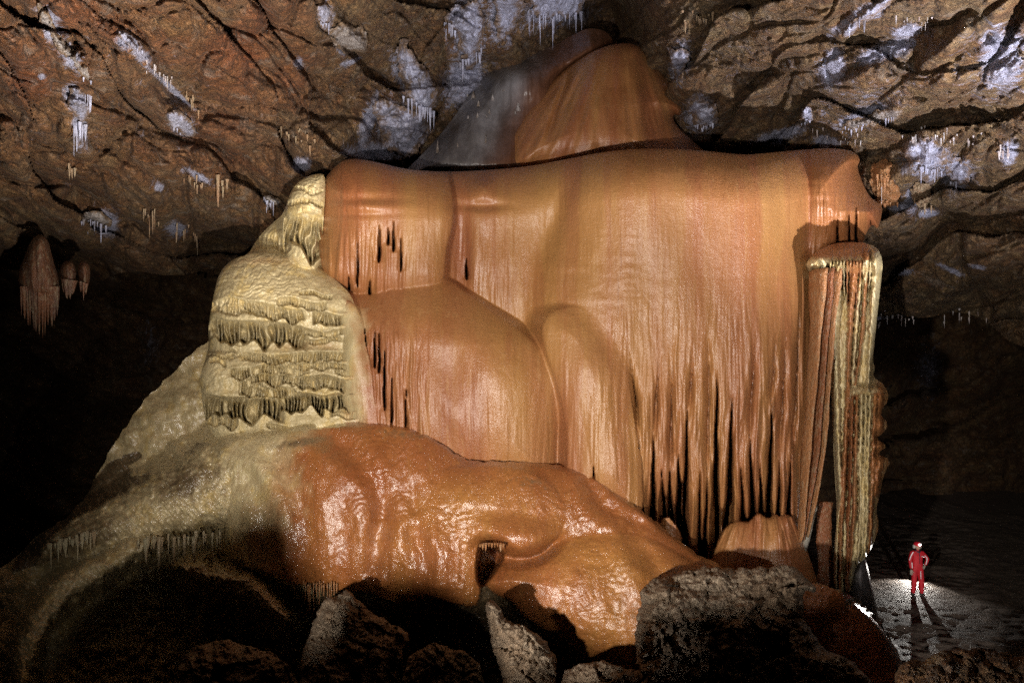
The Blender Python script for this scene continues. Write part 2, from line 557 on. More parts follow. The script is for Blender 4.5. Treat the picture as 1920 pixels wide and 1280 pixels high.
def rock_relief(X, Y, seed, angL, angR):
    """beds, ledges and pits; a slope that dips one way on the left and the other on the right"""
    wx = X + 55 * fbm(X / 200, Y / 200, 3, seed + 1); wy = Y + 55 * fbm(X / 200, Y / 200, 3, seed + 2)
    t = sstep(600, 1200, X)
    r = 0
    for a, wgt in ((angL, 1 - t), (angR, t)):
        u, v = rot(wx, wy, a)
        beds = fbm(u / 420, v / 95, 3, seed + 5, .45, True)
        saw = (v / 130 + 1.1 * perlin(u / 380, v / 380, seed + 8)) % 1.0
        f1, f2 = worley(u / 210, v / 105, seed + 3)
        g1, g2 = worley(u / 92, v / 50, seed + 4)
        r = r + wgt * (0.5 * beds + 0.95 * (saw ** 1.7) * (0.25 + 0.75 * sstep(-.25, .4, perlin(u / 260, v / 150, seed + 9))) + .75 * f1 - .22 * sstep(0, .12, f2 - f1) + .30 * g1 - .10 * sstep(0, .14, g2 - g1))
    r = r + 0.5 * fbm(X / 170, Y / 170, 5, seed + 6, .5)
    rough = sstep(-.1, .35, fbm(X / 180, Y / 140, 2, seed + 10))
    r = r + (.07 + .17 * rough) * fbm(X / 26, Y / 20, 5, seed + 7, .6, True)
    return r


ceil_poly = [(-440, -340), (-439, -340), (2359, -340), (2360, -340), (2360, -339), (2360, 760), (2050, 690), (1925, 652), (1890, 640), (1862, 612), (1828, 590), (1780, 584), (1735, 598), (1690, 590), (1630, 604), (1500, 560), (1100, 480), (640, 470),
             (560, 470), (480, 520), (410, 500), (330, 520), (240, 505), (180, 530), (110, 500), (40, 505), (-130, 520), (-440, 560), (-440, -339)]
fc = Field(0, 0, 0, 0, np.concatenate([np.linspace(-450, -20, 60), np.arange(-17.5, 1940, 2.5), np.linspace(1945, 2370, 60)]), np.concatenate([np.linspace(-350, -20, 50), np.arange(-17.5, 690, 2.5), np.linspace(694, 770, 12)]), ceil_poly, 1)
X, Y = fc.X, fc.Y
base = np.maximum(ceil_base(X, Y), 4.2)
rel = rock_relief(X, Y, 11, 38, -24)
fc.D = base + rel * (base / 13) * 1.25 - 0.75 + 4 * gauss(X, Y, 1150, 40, 60, 70)
# overhang shadow ledges seen in the photograph
for pts, amt, wd in [([(0, 300), (90, 325), (150, 345), (250, 395), (330, 430)], .9, 42), ([(90, 0), (190, 140), (300, 240), (420, 290)], .6, 40), ([(1230, 290), (1330, 220), (1450, 120), (1560, 20)], 1.0, 46),
                     ([(1430, 270), (1560, 190), (1700, 160), (1830, 200), (1930, 260)], .9, 42), ([(1280, 250), (1400, 195), (1540, 245), (1700, 290)], .7, 30),
                     ([(830, 60), (845, 170), (800, 260)], 1.2, 34), ([(640, 20), (690, 60), (700, 110)], .8, 22), ([(755, 10), (765, 70), (850, 25)], 1.2, 24), ([(1640, 455), (1730, 470), (1850, 520), (1930, 560)], .6, 34)]:
    best = np.full(X.shape, 1e9); side = np.zeros(X.shape)
    for (ax, ay), (bx, by) in zip(pts[:-1], pts[1:]):
        ex, ey = bx - ax, by - ay
        t = np.clip(((X - ax) * ex + (Y - ay) * ey) / (ex * ex + ey * ey), 0, 1)
        dx, dy = X - ax - t * ex, Y - ay - t * ey
        d = np.hypot(dx, dy); cr = np.sign(ex * dy - ey * dx)
        side = np.where(d < best, cr, side); best = np.minimum(best, d)
    best = best + 9 * fbm(X / 24, Y / 24, 3, 77)
    fc.D = fc.D + amt * np.where(side > 0, sstep(wd, 2, best), 0.0) * sstep(-.4, .3, fbm(X / 90, Y / 90, 2, 78))
fz = np.maximum.reduce([gauss(X, Y, 1640, 235, 90, 22, -12), gauss(X, Y, 1760, 225, 110, 26, 4), gauss(X, Y, 1640, 345, 60, 50), gauss(X, Y, 1300, 40, 60, 24), gauss(X, Y, 560, 270, 60, 40), gauss(X, Y, 470, 200, 26, 120, 10), gauss(X, Y, 390, 420, 40, 70), .8 * gauss(X, Y, 420, 60, 30, 80)])
fc.D += .30 * np.abs(flutes0(X, Y, 9, 40)) * np.clip(fz, 0, 1) * (base / 13)
white = np.zeros(X.shape)
for a in [(95, 50, 20, 48, -28), (130, 105, 16, 40, -35), (150, 235, 14, 46, 0), (136, 180, 18, 26, 0), (236, 75, 20, 22, 0), (265, 105, 22, 14, 40), (320, 165, 70, 6, 42), (340, 232, 30, 22, 30), (566, 308, 20, 16, 0),
          (560, 118, 9, 13, 0), (80, 145, 8, 7, 0), (612, 30, 16, 30, 0), (640, 85, 12, 22, -20), (655, 118, 26, 6, -25), (690, 230, 16, 60, 18), (700, 285, 60, 22, 0), (740, 240, 42, 55, 10), (770, 150, 26, 62, -32), (880, 60, 34, 82, 5),
          (940, 30, 30, 60, 0), (1040, 25, 70, 26, 0), (1276, 115, 20, 42, 8), (1312, 215, 34, 36, 0), (1600, 35, 60, 12, -35), (1660, 95, 70, 20, -20), (1700, 60, 34, 14, -10), (1620, 215, 60, 14, -22), (1740, 300, 52, 40, 10),
          (1795, 325, 36, 32, 0), (1880, 110, 48, 70, 0), (1890, 285, 18, 26, 0), (1460, 255, 60, 14, -18), (1550, 265, 30, 14, 0), (1690, 388, 24, 9, -12), (1740, 400, 22, 9, -8), (1710, 375, 16, 30, 0), (330, 430, 20, 16, 0), (200, 420, 26, 28, 0),
          (300, 352, 10, 10, 0), (370, 330, 30, 8, 30), (1780, 505, 34, 6, 25), (1830, 500, 20, 5, 10), (1690, 510, 24, 8, 0), (1660, 600, 40, 8, 0), (1560, 130, 30, 40, 20), (1640, 20, 20, 16, 0), (870, 150, 40, 60, 20)]:
    white = np.maximum(white, gauss(X, Y, *a))
wash = np.maximum.reduce([.34 * gauss(X, Y, 1620, 190, 160, 70, -20), .34 * gauss(X, Y, 1850, 130, 90, 110), .3 * gauss(X, Y, 1480, 260, 110, 26, -14), .3 * gauss(X, Y, 1740, 340, 90, 60), .22 * gauss(X, Y, 1380, 110, 110, 90), .3 * gauss(X, Y, 760, 200, 110, 120), .3 * gauss(X, Y, 950, 40, 170, 60), .2 * gauss(X, Y, 1740, 540, 120, 50), .16 * gauss(X, Y, 200, 200, 200, 160)])
fc.at['white'] = np.maximum(white, wash)
red = np.maximum.reduce([.45 * sstep(760, 480, X) * sstep(420, 250, Y), gauss(X, Y, 480, 90, 130, 170, 0), .9 * gauss(X, Y, 410, 250, 130, 70, 20), .9 * gauss(X, Y, 170, 30, 200, 60, 20), .9 * gauss(X, Y, 60, 140, 80, 90), .8 * gauss(X, Y, 540, 190, 60, 110), .6 * gauss(X, Y, 1840, 505, 40, 14)])
fc.at['red'] = red * (0.7 + .5 * fbm(X / 60, Y / 60, 3, 5))
tan = np.maximum.reduce([.6 * gauss(X, Y, 1720, 260, 340, 260), .8 * gauss(X, Y, 560, 250, 90, 50, 10), .8 * gauss(X, Y, 1370, 50, 140, 70, -20), gauss(X, Y, 1750, 560, 170, 50, 0), .8 * gauss(X, Y, 1850, 560, 120, 80), .7 * gauss(X, Y, 640, 60, 90, 60), .6 * gauss(X, Y, 300, 200, 90, 60, 30), .7 * gauss(X, Y, 1750, 20, 160, 40)])
fc.at['tan'] = np.clip(tan * (0.7 + .7 * fbm(X / 50, Y / 50, 3, 15)), 0, 1)
ceil_at = sampler(fc)
o = fc.build({0: ('cave_ceiling', M_ROCK, None)}, skirt=3)[0]
tag(o, 'rugged brown and rust rock ceiling sloping down behind the flowstone', kind='structure')

# far walls of the chamber
fw = Field(-260, 2180, 330, 1180, 6, 6)
X, Y = fw.X, fw.Y
fw.D = 29 + 2.2 * rock_relief(X * 1.2, Y * 1.2, 31, 20, -15) - 5 * sstep(500, -200, X) + 7 * sstep(1450, 1700, X) + 1.5 * sstep(700, 400, Y) * 0
fw.at['white'] = np.maximum.reduce([.6 * gauss(X, Y, 1740, 690, 30, 60), .5 * gauss(X, Y, 280, 640, 20, 60)])
fw.at['red'] = np.zeros(X.shape); fw.at['tan'] = np.zeros(X.shape)
o = fw.build({0: ('cave_wall', M_ROCK, None)}, skirt=0)[0]
tag(o, 'dark rock wall at the far end of the chamber', kind='structure')

# floor
gx = np.concatenate([np.linspace(-45, 5, 60), np.linspace(5.2, 24, 240), np.linspace(24.5, 45, 30)])
gy = np.concatenate([np.linspace(-12, 12, 40), np.linspace(12.2, 32, 240), np.linspace(32.5, 60, 30)])
GX, GY = np.meshgrid(gx, gy)
GZ = 0.10 * fbm(GX / 2.2, GY / 1.6, 5, 51) + 0.05 * fbm(GX / .45, GY / .3, 4, 52, .6) + 0.02
dp = np.hypot(GX - W(1720, 1117, 22).x, GY - 22)
GZ *= sstep(0.1, 1.4, dp) * .9 + .1
ny, nx = GX.shape
idx = np.arange(ny * nx).reshape(ny, nx)
Q = np.stack([idx[:-1, :-1], idx[:-1, 1:], idx[1:, 1:], idx[1:, :-1]], -1).reshape(-1, 4)
m = NT('muddy_floor')
f = m.noise(3.0, (1, 1, 1), 7, .65); g = m.noise(14, (1, 1.6, 1), 6, .7)
c = m.ramp(f, [(.3, (.085, .062, .048)), (.55, (.17, .13, .10)), (.7, (.24, .19, .15))])
c = m.mix(m.fr(g, .35, .6, .6, 0), c, (.09, .065, .05))
wet = m.attr('wet')
rough = m.math('SUBTRACT', m.fr(g, .3, .7, .5, .85), m.math('MULTIPLY', wet, .38))
M_FLOOR = m.out(c, rough, [(f, .05), (g, .035)], .5)
wp = W(1672, 1172, 17.0)
wet = np.maximum(np.exp(-((GX - 9.6) / 1.0) ** 2 - ((GY - 18.6) / 1.6) ** 2), .8 * np.exp(-((GX - 10.5) / 1.0) ** 2 - ((GY - 17.2) / 1.0) ** 2))
o = link('cave_floor', np_mesh('cave_floor', np.stack([GX, GY, GZ], -1).reshape(-1, 3), Q, attrs={'wet': wet.ravel()}), M_FLOOR)
tag(o, 'trodden muddy cave floor around the caver', kind='structure')

# ------------------------------------------------------------------ the great flowstone wall
def flutes(X, Y, lam, seed, warp=6, ylen=220):
    x = X + warp * perlin(X / 70, Y / 160, seed + 1)
    return fbm(x / lam, Y / ylen, 3, seed, .55)


wall_out = [(598, 350), (606, 338), (630, 310), (652, 296), (700, 302), (760, 318), (840, 323), (930, 318), (1000, 311), (1060, 299), (1130, 285), (1220, 277), (1330, 283), (1390, 291), (1440, 287), (1500, 281),
            (1565, 277), (1603, 284), (1614, 300), (1606, 312), (1618, 345), (1632, 372), (1655, 385), (1653, 405), (1646, 432), (1636, 418), (1622, 440), (1618, 462), (1560, 470), (1528, 490), (1531, 560), (1526, 700),
            (1512, 850), (1499, 960), (1506, 1010), (1530, 1080), (1545, 1130), (1330, 1130), (1150, 1010), (980, 930), (640, 860), (640, 560), (596, 505)]
fl = Field(585, 1665, 265, 1140, 1.5, 2.5, wall_out, 2)
X, Y = fl.X, fl.Y
sd0 = fl.sd
t = 1 - np.clip(sd0 / 60, 0, 1)
fl.D = 15.65 + 0.25 * fbm(X / 200, Y / 300, 3, 60)
# rounded top shelf: surface leans back over the last stretch below the lip
fl.L[:] = 0
# 1 upper left block
fl.add([(560, 200), (700, 240), (800, 250), (842, 320), (852, 390), (848, 430), (836, 470), (835, 530), (790, 560), (700, 560), (640, 540), (580, 505), (540, 400)], 14.75, .5, 60, 1, .06, .08, 2, .45)
# 2 big bulge
fl.add([(1040, 200), (1140, 180), (1420, 180), (1510, 260), (1508, 430), (1514, 480), (1526, 560), (1524, 700), (1511, 850), (1497, 962), (1490, 990), (1380, 1000), (1300, 1030), (1200, 975), (1100, 940),
        (1030, 900), (1050, 700), (1020, 620), (1016, 540), (1050, 460), (1062, 400), (1060, 300)], 14.25 - .0011 * np.clip(Y - 520, 0, 460), 1.0, 150, 2, .02, .6, 2, .9)
# 3 left shoulder
fl.add([(640, 560), (690, 545), (730, 518), (790, 507), (840, 520), (900, 566), (960, 606), (1010, 646), (1046, 690), (1056, 745), (1046, 795), (1041, 850), (1042, 910), (870, 910), (640, 860)], 13.9 + .75 * sstep(650, 505, Y) - .0011 * np.clip(Y - 620, 0, 300), .85, 120, 3, .05, .06, 2, .4)
# 4 arm
fl.add([(1014, 600), (1056, 572), (1105, 578), (1148, 618), (1176, 680), (1192, 760), (1204, 850), (1208, 990), (1150, 950), (1062, 930), (1064, 800), (1046, 720), (1022, 660)], 13.75 + .35 * sstep(720, 570, Y) - .0011 * np.clip(Y - 640, 0, 320), .46, 80, 4, .035, .22, 2, .7)
# 5 small triangular flow beside the tower
fl.add([(560, 550), (660, 556), (684, 606), (700, 668), (722, 716), (740, 790), (742, 870), (560, 870)], 14.15 - .3 * sstep(560, 680, Y), .35, 50, 5, .05, .10, 2, .5)
# 6 upper right curtain block
fl.add([(1500, 180), (1640, 180), (1640, 290), (1616, 310), (1620, 350), (1656, 388), (1646, 435), (1620, 465), (1530, 500), (1508, 480), (1512, 400), (1500, 200)], 15.0, .5, 50, 6, .05, .15, 2, .5)
# 7 drip fan at the foot
fl.add([(1328, 1075), (1342, 1020), (1362, 982), (1384, 972), (1404, 980), (1420, 952), (1440, 972), (1452, 960), (1466, 968), (1478, 962), (1492, 975), (1502, 1010), (1520, 1050), (1548, 1140), (1330, 1140)], 13.95 - .3 * sstep(980, 1080, Y), .55, 60, 7, .04, .06)
# 8 stumps under the curtain
fl.add([(1232, 950), (1244, 930), (1256, 942), (1266, 938), (1276, 960), (1280, 1040), (1240, 1020)], 14.35, .3, 26, 8, .05, .05)
# rounded top lip of the whole wall
lip = 1 - np.clip(sd0 / 95, 0, 1)
fl.D += (1.5 * (.55 * (1 - np.sqrt(np.maximum(1 - lip * lip, 0))) + .45 * lip ** 2)) * sstep(520, 420, Y) + (1 - np.sqrt(np.maximum(1 - np.clip(1 - sd0 / 40, 0, 1) ** 2, 0))) * .6 * sstep(420, 520, Y)
L = fl.L
# details ------------------------------------------------
# nub with a hollow under it
fl.D += -.22 * gauss(X, Y, 905, 352, 22, 24) + .16 * gauss(X, Y, 905, 385, 40, 9) - .30 * gauss(X, Y, 1030, 330, 30, 90, 15) * 0
fl.D += .25 * gauss(X, Y, 1046, 400, 22, 70, 18)                                   # groove left of the bulge
fl.D += .35 * gauss(X, Y, 865, 470, 18, 90) * (L == 0)                            # shaded channel
fl.D += -.12 * gauss(X, Y, 840, 760, 26, 50, -30) - .14 * gauss(X, Y, 930, 700, 60, 90, -20) + .10 * gauss(X, Y, 850, 690, 26, 50, -10)
fl.D += .06 * gauss(X, Y, 680, 372, 70, 8) - .05 * gauss(X, Y, 680, 388, 70, 8) + .05 * gauss(X, Y, 670, 402, 60, 6)
# pillows and pocks
for a in [(1188, 455, 10, 5), (1185, 492, 14, 5), (1183, 512, 12, 5), (1182, 530, 10, 4), (1190, 555, 16, 3), (1065, 512, 40, 6), (1085, 572, 60, 6), (1140, 762, 30, 4), (1138, 800, 5, 24), (1520, 345, 22, 5), (1540, 375, 22, 5),
          (1548, 398, 16, 5), (1555, 412, 12, 4), (1530, 320, 30, 6), (1600, 345, 18, 4)]:
    fl.D += .011 * gauss(X, Y, *a) - .010 * gauss(X, Y, a[0], a[1] - a[3] * 1.6, a[2], a[3] * 1.1)
big_bend = fbm(X / 120, Y / 260, 3, 62)
fl.D += 0.14 * big_bend
# fluting whose strength differs by region
amp = 0.012 + 0.0 * X
amp += .12 * sstep(620, 840, Y) * sstep(1090, 1200, X) * (L == 2) + .035 * sstep(1100, 1180, X) * sstep(520, 620, Y) * (L == 2)
amp += .07 * (L == 1) * sstep(400, 470, Y) * sstep(790, 740, X) + .02 * (L == 1)
amp += .17 * (L == 3) * sstep(590, 660, Y) * sstep(820, 760, X) * sstep(640, 680, X) + .025 * (L == 3) * sstep(700, 830, Y)
amp += .05 * (L == 0) * sstep(400, 460, Y) * sstep(1010, 930, X)
amp += .03 * (L == 4) * sstep(640, 740, Y)
amp += .10 * (L == 6) * sstep(330, 380, Y)
amp += .06 * (L == 8)
fx = flutes(X, Y, 17, 70)
fr = flutes(X, Y, 8, 75, 4, 300)
fl.D += amp * (1.3 * np.abs(fx) * -1 + .3 + .26 * fr)
fl.D += -.10 * np.abs(flutes(X, Y, 38, 91, 8, 400)) * (sstep(620, 820, Y) * (L == 2) * sstep(1090, 1200, X) + .6 * (L == 4) * sstep(680, 800, Y) + .6 * (L == 0))
# fan ridges of the drip fan
ang = np.arctan2(X - 1430, Y - 820)
fl.D += (L == 7) * .13 * -np.abs(fbm(ang * 16, Y / 120, 2, 81)) * 1.5 * sstep(1075, 980, Y)
# slots between hanging curtains: (x top, y top, x bottom, y bottom, half width, depth)
slots = [(1196, 800, 1206, 1010, 3.5, 1.3), (1226, 800, 1222, 1040, 7, 1.5), (1240, 880, 1242, 940, 4.5, 1.2), (1255, 860, 1257, 955, 3.5, 1.0), (1271, 835, 1273, 960, 4, 1.2), (1289, 752, 1283, 1060, 6, 1.6),
         (1313, 862, 1311, 1010, 2.6, .9), (1327, 872, 1322, 1020, 3.2, 1.0), (1345, 690, 1340, 1010, 6, 1.5), (1373, 730, 1366, 985, 6, 1.5), (1389, 850, 1392, 985, 3.2, 1.0), (1405, 800, 1412, 975, 4.5, 1.2), (1424, 850, 1428, 975, 4, 1.2), (1448, 740, 1440, 985, 5, 1.4),
         (1463, 840, 1458, 985, 3, 1.0), (1486, 830, 1476, 985, 3.5, 1.1),
         (1180, 640, 1196, 800, 2.5, .25), (1236, 650, 1229, 800, 2.5, .2), (1302, 640, 1292, 760, 2, .15), (1420, 600, 1405, 800, 2, .14), (1455, 620, 1448, 740, 2, .18), (1475, 600, 1463, 830, 2, .15), (1500, 560, 1488, 830, 2.5, .2), (1330, 600, 1327, 870, 2, .14), (1262, 660, 1257, 860, 2.2, .2)]
for (xa, ya, xb, yb, hw, dep) in slots:
    tt = np.clip((Y - ya) / (yb - ya), 0, 1.0)
    cx = xa + (xb - xa) * (Y - ya) / (yb - ya) + 2.0 * perlin(Y / 60, xa * 1.0, 90)
    on = sstep(ya, ya + 110, Y) * (((Y < yb + 40) & np.isin(L, (0, 2))))
    if dep < .5: on = on * sstep(yb + 36, yb - 50, Y)
    wv = hw * (0.12 + 1.30 * tt ** 1.7)
    u = (X - cx) / wv
    fl.D += on * (dep * np.exp(-u ** 4) + (.06 + .20 * tt) * np.exp(-((X - cx) / (wv + 5.5)) ** 2))
# tips of the hanging curtains: (slot on the left, slot on the right, tip y, taper length)
for (ia, ib, yt, ln) in [(2, 3, 932, 60), (3, 4, 948, 70), (4, 5, 905, 60), (8, 9, 956, 110), (10, 11, 972, 80), (11, 12, 964, 70), (12, 13, 966, 60), (13, 14, 972, 40), (6, 7, 1012, 60)]:
    A_, B_ = slots[ia], slots[ib]
    xa = A_[0] + (A_[2] - A_[0]) * (Y - A_[1]) / (A_[3] - A_[1]); xb = B_[0] + (B_[2] - B_[0]) * (Y - B_[1]) / (B_[3] - B_[1])
    xc, hw_ = (xa + xb) / 2, (xb - xa) / 2
    q = np.clip((Y - (yt - ln)) / ln, 0, 1)
    lim = hw_ * np.sqrt(np.maximum(1 - q ** 2.2, 0))
    inside = (X > xa) & (X < xb) & np.isin(L, (0, 2)) & (Y > yt - ln)
    fl.D += inside * sstep(.02, .4, q) * 1.5 * sstep(lim - 1.5, lim + 2.5, np.abs(X - xc))
# short slits in the upper tiers: (x, y0, y1, half width)
for (sx, y0, y1, hw, lb) in [(711, 420, 492, 3, 1), (728, 424, 460, 1.9, 1), (738, 414, 472, 2.2, 1), (752, 436, 508, 1.8, 1), (671, 448, 538, 1.6, 1), (875, 482, 524, 2.6, 0), 
                             (1570, 410, 475, 2.4, 6), (1592, 400, 475, 1.8, 6), (1605, 385, 475, 2.6, 6), (1632, 410, 440, 3, 6), (684, 612, 680, 3.5, 3), (703, 618, 690, 2.2, 3), (711, 620, 700, 2.2, 3), (721, 640, 770, 2.2, 3), (735, 700, 806, 1.8, 3), (761, 720, 815, 1.2, 3),
                              (1113, 872, 915, 2, 4), (655, 515, 548, 1.6, 1), (693, 520, 560, 2.5, 1)]:
    tt = np.clip((Y - y0) / (y1 - y0), 0, 1)
    prof = np.clip(tt, 0, 1) ** .8 * np.sqrt(np.clip(1 - tt ** 7, 0, 1)) * ((Y > y0) & (Y < y1))
    cx = sx + 1.5 * perlin(Y / 30, sx * 1.0, 95)
    fl.D += (L == lb) * 1.5 * prof * (np.exp(-((X - cx) / (hw * (prof + .05))) ** 4) + .07 * np.exp(-((X - cx) / (hw + 5)) ** 2))
fl.D += 0.007 * fbm(X / 9, Y / 14, 3, 64) + .005 * flutes(X, Y, 7, 67, 4, 150) * (1 - .6 * sstep(420, 320, Y))
fl.D += .035 * fbm((X + 14 * fbm(X / 60, Y / 60, 2, 68)) / 60, Y / 36, 3, 69) * gauss(X, Y, 1100, 540, 110, 120)
# pigment, with the channel's shade painted in
och = np.maximum.reduce([gauss(X, Y, 800, 430, 60, 110) * (L == 1), .9 * gauss(X, Y, 1000, 400, 70, 110), gauss(X, Y, 1105, 420, 45, 160, 8), .8 * gauss(X, Y, 960, 600, 120, 60), .9 * gauss(X, Y, 1060, 640, 50, 90), .8 * gauss(X, Y, 970, 760, 40, 110, -15),
                         .8 * gauss(X, Y, 1470, 430, 40, 110, -10), .6 * gauss(X, Y, 1120, 800, 40, 120), .7 * gauss(X, Y, 800, 560, 70, 50), .5 * gauss(X, Y, 870, 640, 40, 60)])
band = sstep(-.10, .14, perlin((X + 10 * perlin(X / 90, Y / 120, 96)) / 62, Y / 1500, 97)) * .48 + sstep(0, .12, perlin(X / 21, Y / 900, 98)) * .2
fl.at['ochre'] = np.clip(och * .8 + band, 0, 1)
fl.at['red'] = np.clip(np.maximum.reduce([.8 * gauss(X, Y, 640, 370, 80, 60), .5 * gauss(X, Y, 680, 520, 80, 40), .9 * gauss(X, Y, 866, 470, 16, 70) * (L == 0), .6 * (L == 6), .4 * gauss(X, Y, 690, 720, 40, 80), .7 * gauss(X, Y, 1420, 1110, 100, 40)]), 0, 1)  # slim channel patch paints the shade cast beside the block
fl.at['cream'] = np.maximum(sstep(716, 640, X + 14 * fbm(X / 30, Y / 20, 3, 68)) * sstep(545, 600, Y), 0) * .9
fl.at['silt_dim'] = np.zeros(X.shape)
# parts
wall = empty('flowstone_wall', W(1080, 1100, 14.5), 'huge smooth orange flowstone wall with wet hanging curtains in the middle of the cave', 'flowstone')
ql = fl.L[:-1, :-1].copy()
main = sorted(slots[:16], key=lambda s_: s_[0])
Xq, Yq = X[:-1, :-1], Y[:-1, :-1]
edges_x = [s_[0] + (s_[2] - s_[0]) * (Yq - s_[1]) / (s_[3] - s_[1]) for s_ in main]
for k in range(len(main) - 1):
    ys = max(main[k][1], main[k + 1][1]) + 20
    ql[(np.isin(ql, (0, 2))) & (Xq > edges_x[k]) & (Xq <= edges_x[k + 1]) & (Yq > ys)] = 20 + k
parts = {0: ('flowstone_sheet', M_FLOW, wall), 1: ('flowstone_block', M_FLOW, wall), 2: ('flowstone_bulge', M_FLOW, wall), 3: ('flowstone_shoulder', M_FLOW, wall), 4: ('flowstone_arm', M_FLOW, wall), 5: ('flowstone_tongue', M_FLOW, wall),
         6: ('flowstone_curtain', M_FLOW, wall), 7: ('drip_fan', M_FLOW, wall), 8: ('drip_stump', M_FLOW, wall)}
for k in range(len(main) - 1): parts[20 + k] = ('drapery', M_FLOW, wall)
fl.build(parts, skirt=2.0, custom=True, qlabel=ql)

# ------------------------------------------------------------------ dome and grey slope behind
dome_p = [(930, 345), (945, 285), (958, 245), (985, 203), (1030, 155), (1075, 117), (1120, 91), (1165, 80), (1198, 84), (1222, 118), (1250, 146), (1272, 178), (1282, 205), (1276, 218), (1262, 214), (1264, 232), (1296, 262), (1340, 300), (1340, 345)]
f = Field(920, 1350, 70, 350, 2, 2, dome_p, 2)
X, Y = f.X, f.Y
t = 1 - np.clip(f.sd / 110, 0, 1)
f.D = 18.3 + 1.0 * sstep(300, 80, Y) + 2.0 * (1 - np.sqrt(np.maximum(1 - t * t, 0))) + .22 * fbm(X / 60, Y / 160, 3, 101)
ang = (X - 1165) / (60 + (Y - 60) * .9)
f.D += .14 * fbm(ang * 7, Y / 400, 3, 102) * sstep(90, 180, Y)
f.D += .25 * np.exp(-((X - (1045 - (Y - 200) * .35)) / 6) ** 2) * sstep(110, 170, Y) * sstep(270, 230, Y)
f.at['ochre'] = np.clip(.5 * gauss(X, Y, 1070, 190, 60, 120, 20) + fbm(ang * 8, Y / 500, 3, 103), 0, 1)
f.at['red'] = np.clip(.25 + fbm(ang * 6, Y / 500, 3, 104), 0, .7); f.at['cream'] = 0 * X; f.at['silt_dim'] = .34 * gauss(X, Y, 1120, 220, 200, 200)
o = f.build({0: ('flowstone_dome', M_FLOW, None)}, skirt=2)[0]
tag(o, 'brown streaked flowstone dome rising behind the top lip of the great wall', 'flowstone')

grey_p = [(740, 340), (775, 306), (818, 262), (850, 222), (872, 188), (905, 148), (935, 118), (965, 100), (1000, 98), (1045, 84), (1075, 64), (1110, 50), (1150, 66), (1150, 110), (1120, 200), (1100, 345)]
f = Field(730, 1200, 10, 350, 2, 2, grey_p, 2)
X, Y = f.X, f.Y
f.D = 19.0 + .0095 * np.maximum(0, 310 - Y) + .25 * fbm(X / 70, Y / 120, 4, 111) + .08 * flutes(X, Y, 14, 112) - .5 * gauss(X, Y, 990, 150, 60, 40, 20) + 1.2 * sstep(0, 60, -(f.sd - 40))
f.D += .8 * sstep(-10, 10, (X - 1000) * .6 + (Y - 165))* sstep(1010, 1060, X)
f.at['b'] = X * 0
m = NT('grey_brown_flowstone')
n1 = m.noise(1.6, (1, .6, .15), 5); n2 = m.noise(.8, (1, 1, 1), 4)
c = m.ramp(n1, [(.35, (.06, .052, .05)), (.5, (.115, .105, .107)), (.65, (.21, .20, .21))])
c = m.mix(m.attr('brown'), c, (.12, .05, .026))
M_G2 = m.out(c, .34, [(m.noise(9, (1, 1, .3), 4), .03)], .5)
f.at = {'brown': sstep(930, 1010, X + .5 * (Y - 200)) * (1 - .0 * X)}  # brown right-hand band, its shadow painted into the colour
o = f.build({0: ('flowstone_ramp', M_G2, None)}, skirt=2)[0]
tag(o, 'grey wet flowstone ramp left of the dome dotted with white stalagmites', 'flowstone')
grey_at = sampler(f)


# ------------------------------------------------------------------ tubes, cones
def tube_mesh(name, pts, radii, seg=8, wob=0.0, flat=1.0, ridge=0, seed=0):
    """swept tube through 3-D points; flat = how much deeper than wide"""
    pts = [Vector(p) for p in pts]
    dense = []; rr = []
    n = len(pts)
    for i in range(n - 1):
        p0, p1, p2, p3 = pts[max(i - 1, 0)], pts[i], pts[i + 1], pts[min(i + 2, n - 1)]
        K = 6
        for k in range(K + (i == n - 2)):
            u = k / K
            dense.append(0.5 * ((2 * p1) + (p2 - p0) * u + (2 * p0 - 5 * p1 + 4 * p2 - p3) * u * u + (3 * p1 - p0 - 3 * p2 + p3) * u ** 3))
            rr.append(radii[i] * (1 - u) + radii[i + 1] * u)
    rs = random.Random(seed)
    co = []; quads = []
    ph = rs.random() * 10
    for i, (p, r) in enumerate(zip(dense, rr)):
        a = dense[max(i - 1, 0)]; b = dense[min(i + 1, len(dense) - 1)]
        tg = (b - a).normalized()
        yv = Vector((0, 1, 0)); yv = (yv - tg * yv.dot(tg)).normalized()
        xv = yv.cross(tg)
        for k in range(seg):
            th = 2 * math.pi * k / seg
            q = r * (1 + wob * (math.sin(i * .9 + ph + k) * .5 + rs.uniform(-.5, .5)))
            if ridge: q *= 1 + ridge * math.cos(th * 4 + ph)
            co.append(p + xv * math.cos(th) * q + yv * math.sin(th) * q * flat)
    for i in range(len(dense) - 1):
        for k in range(seg):
            a = i * seg + k; b = i * seg + (k + 1) % seg
            quads.append((a, b, b + seg, a + seg))
    top = len(co); co.append(dense[0]); co.append(dense[-1])
    tris = [(top, (k + 1) % seg, k) for k in range(seg)]
    e = (len(dense) - 1) * seg
    tris += [(top + 1, e + k, e + (k + 1) % seg) for k in range(seg)]
    return np_mesh(name, np.array([tuple(c) for c in co]), quads, tris)


def drape(name, px_pts, widths, d, mat, parent, flat=2.5, wob=.08, seed=0, seg=10):
    """hanging ribbon: pixel path (x, y[, depth]) with half widths in pixels"""
    P = [W(p[0], p[1], p[2] if len(p) > 2 else d) for p in px_pts]
    R = [wd * (p[2] if len(p) > 2 else d) / FPX for wd, p in zip(widths, px_pts)]
    return link(name, tube_mesh(name, P, R, seg, wob, flat, 0, seed), mat, parent)


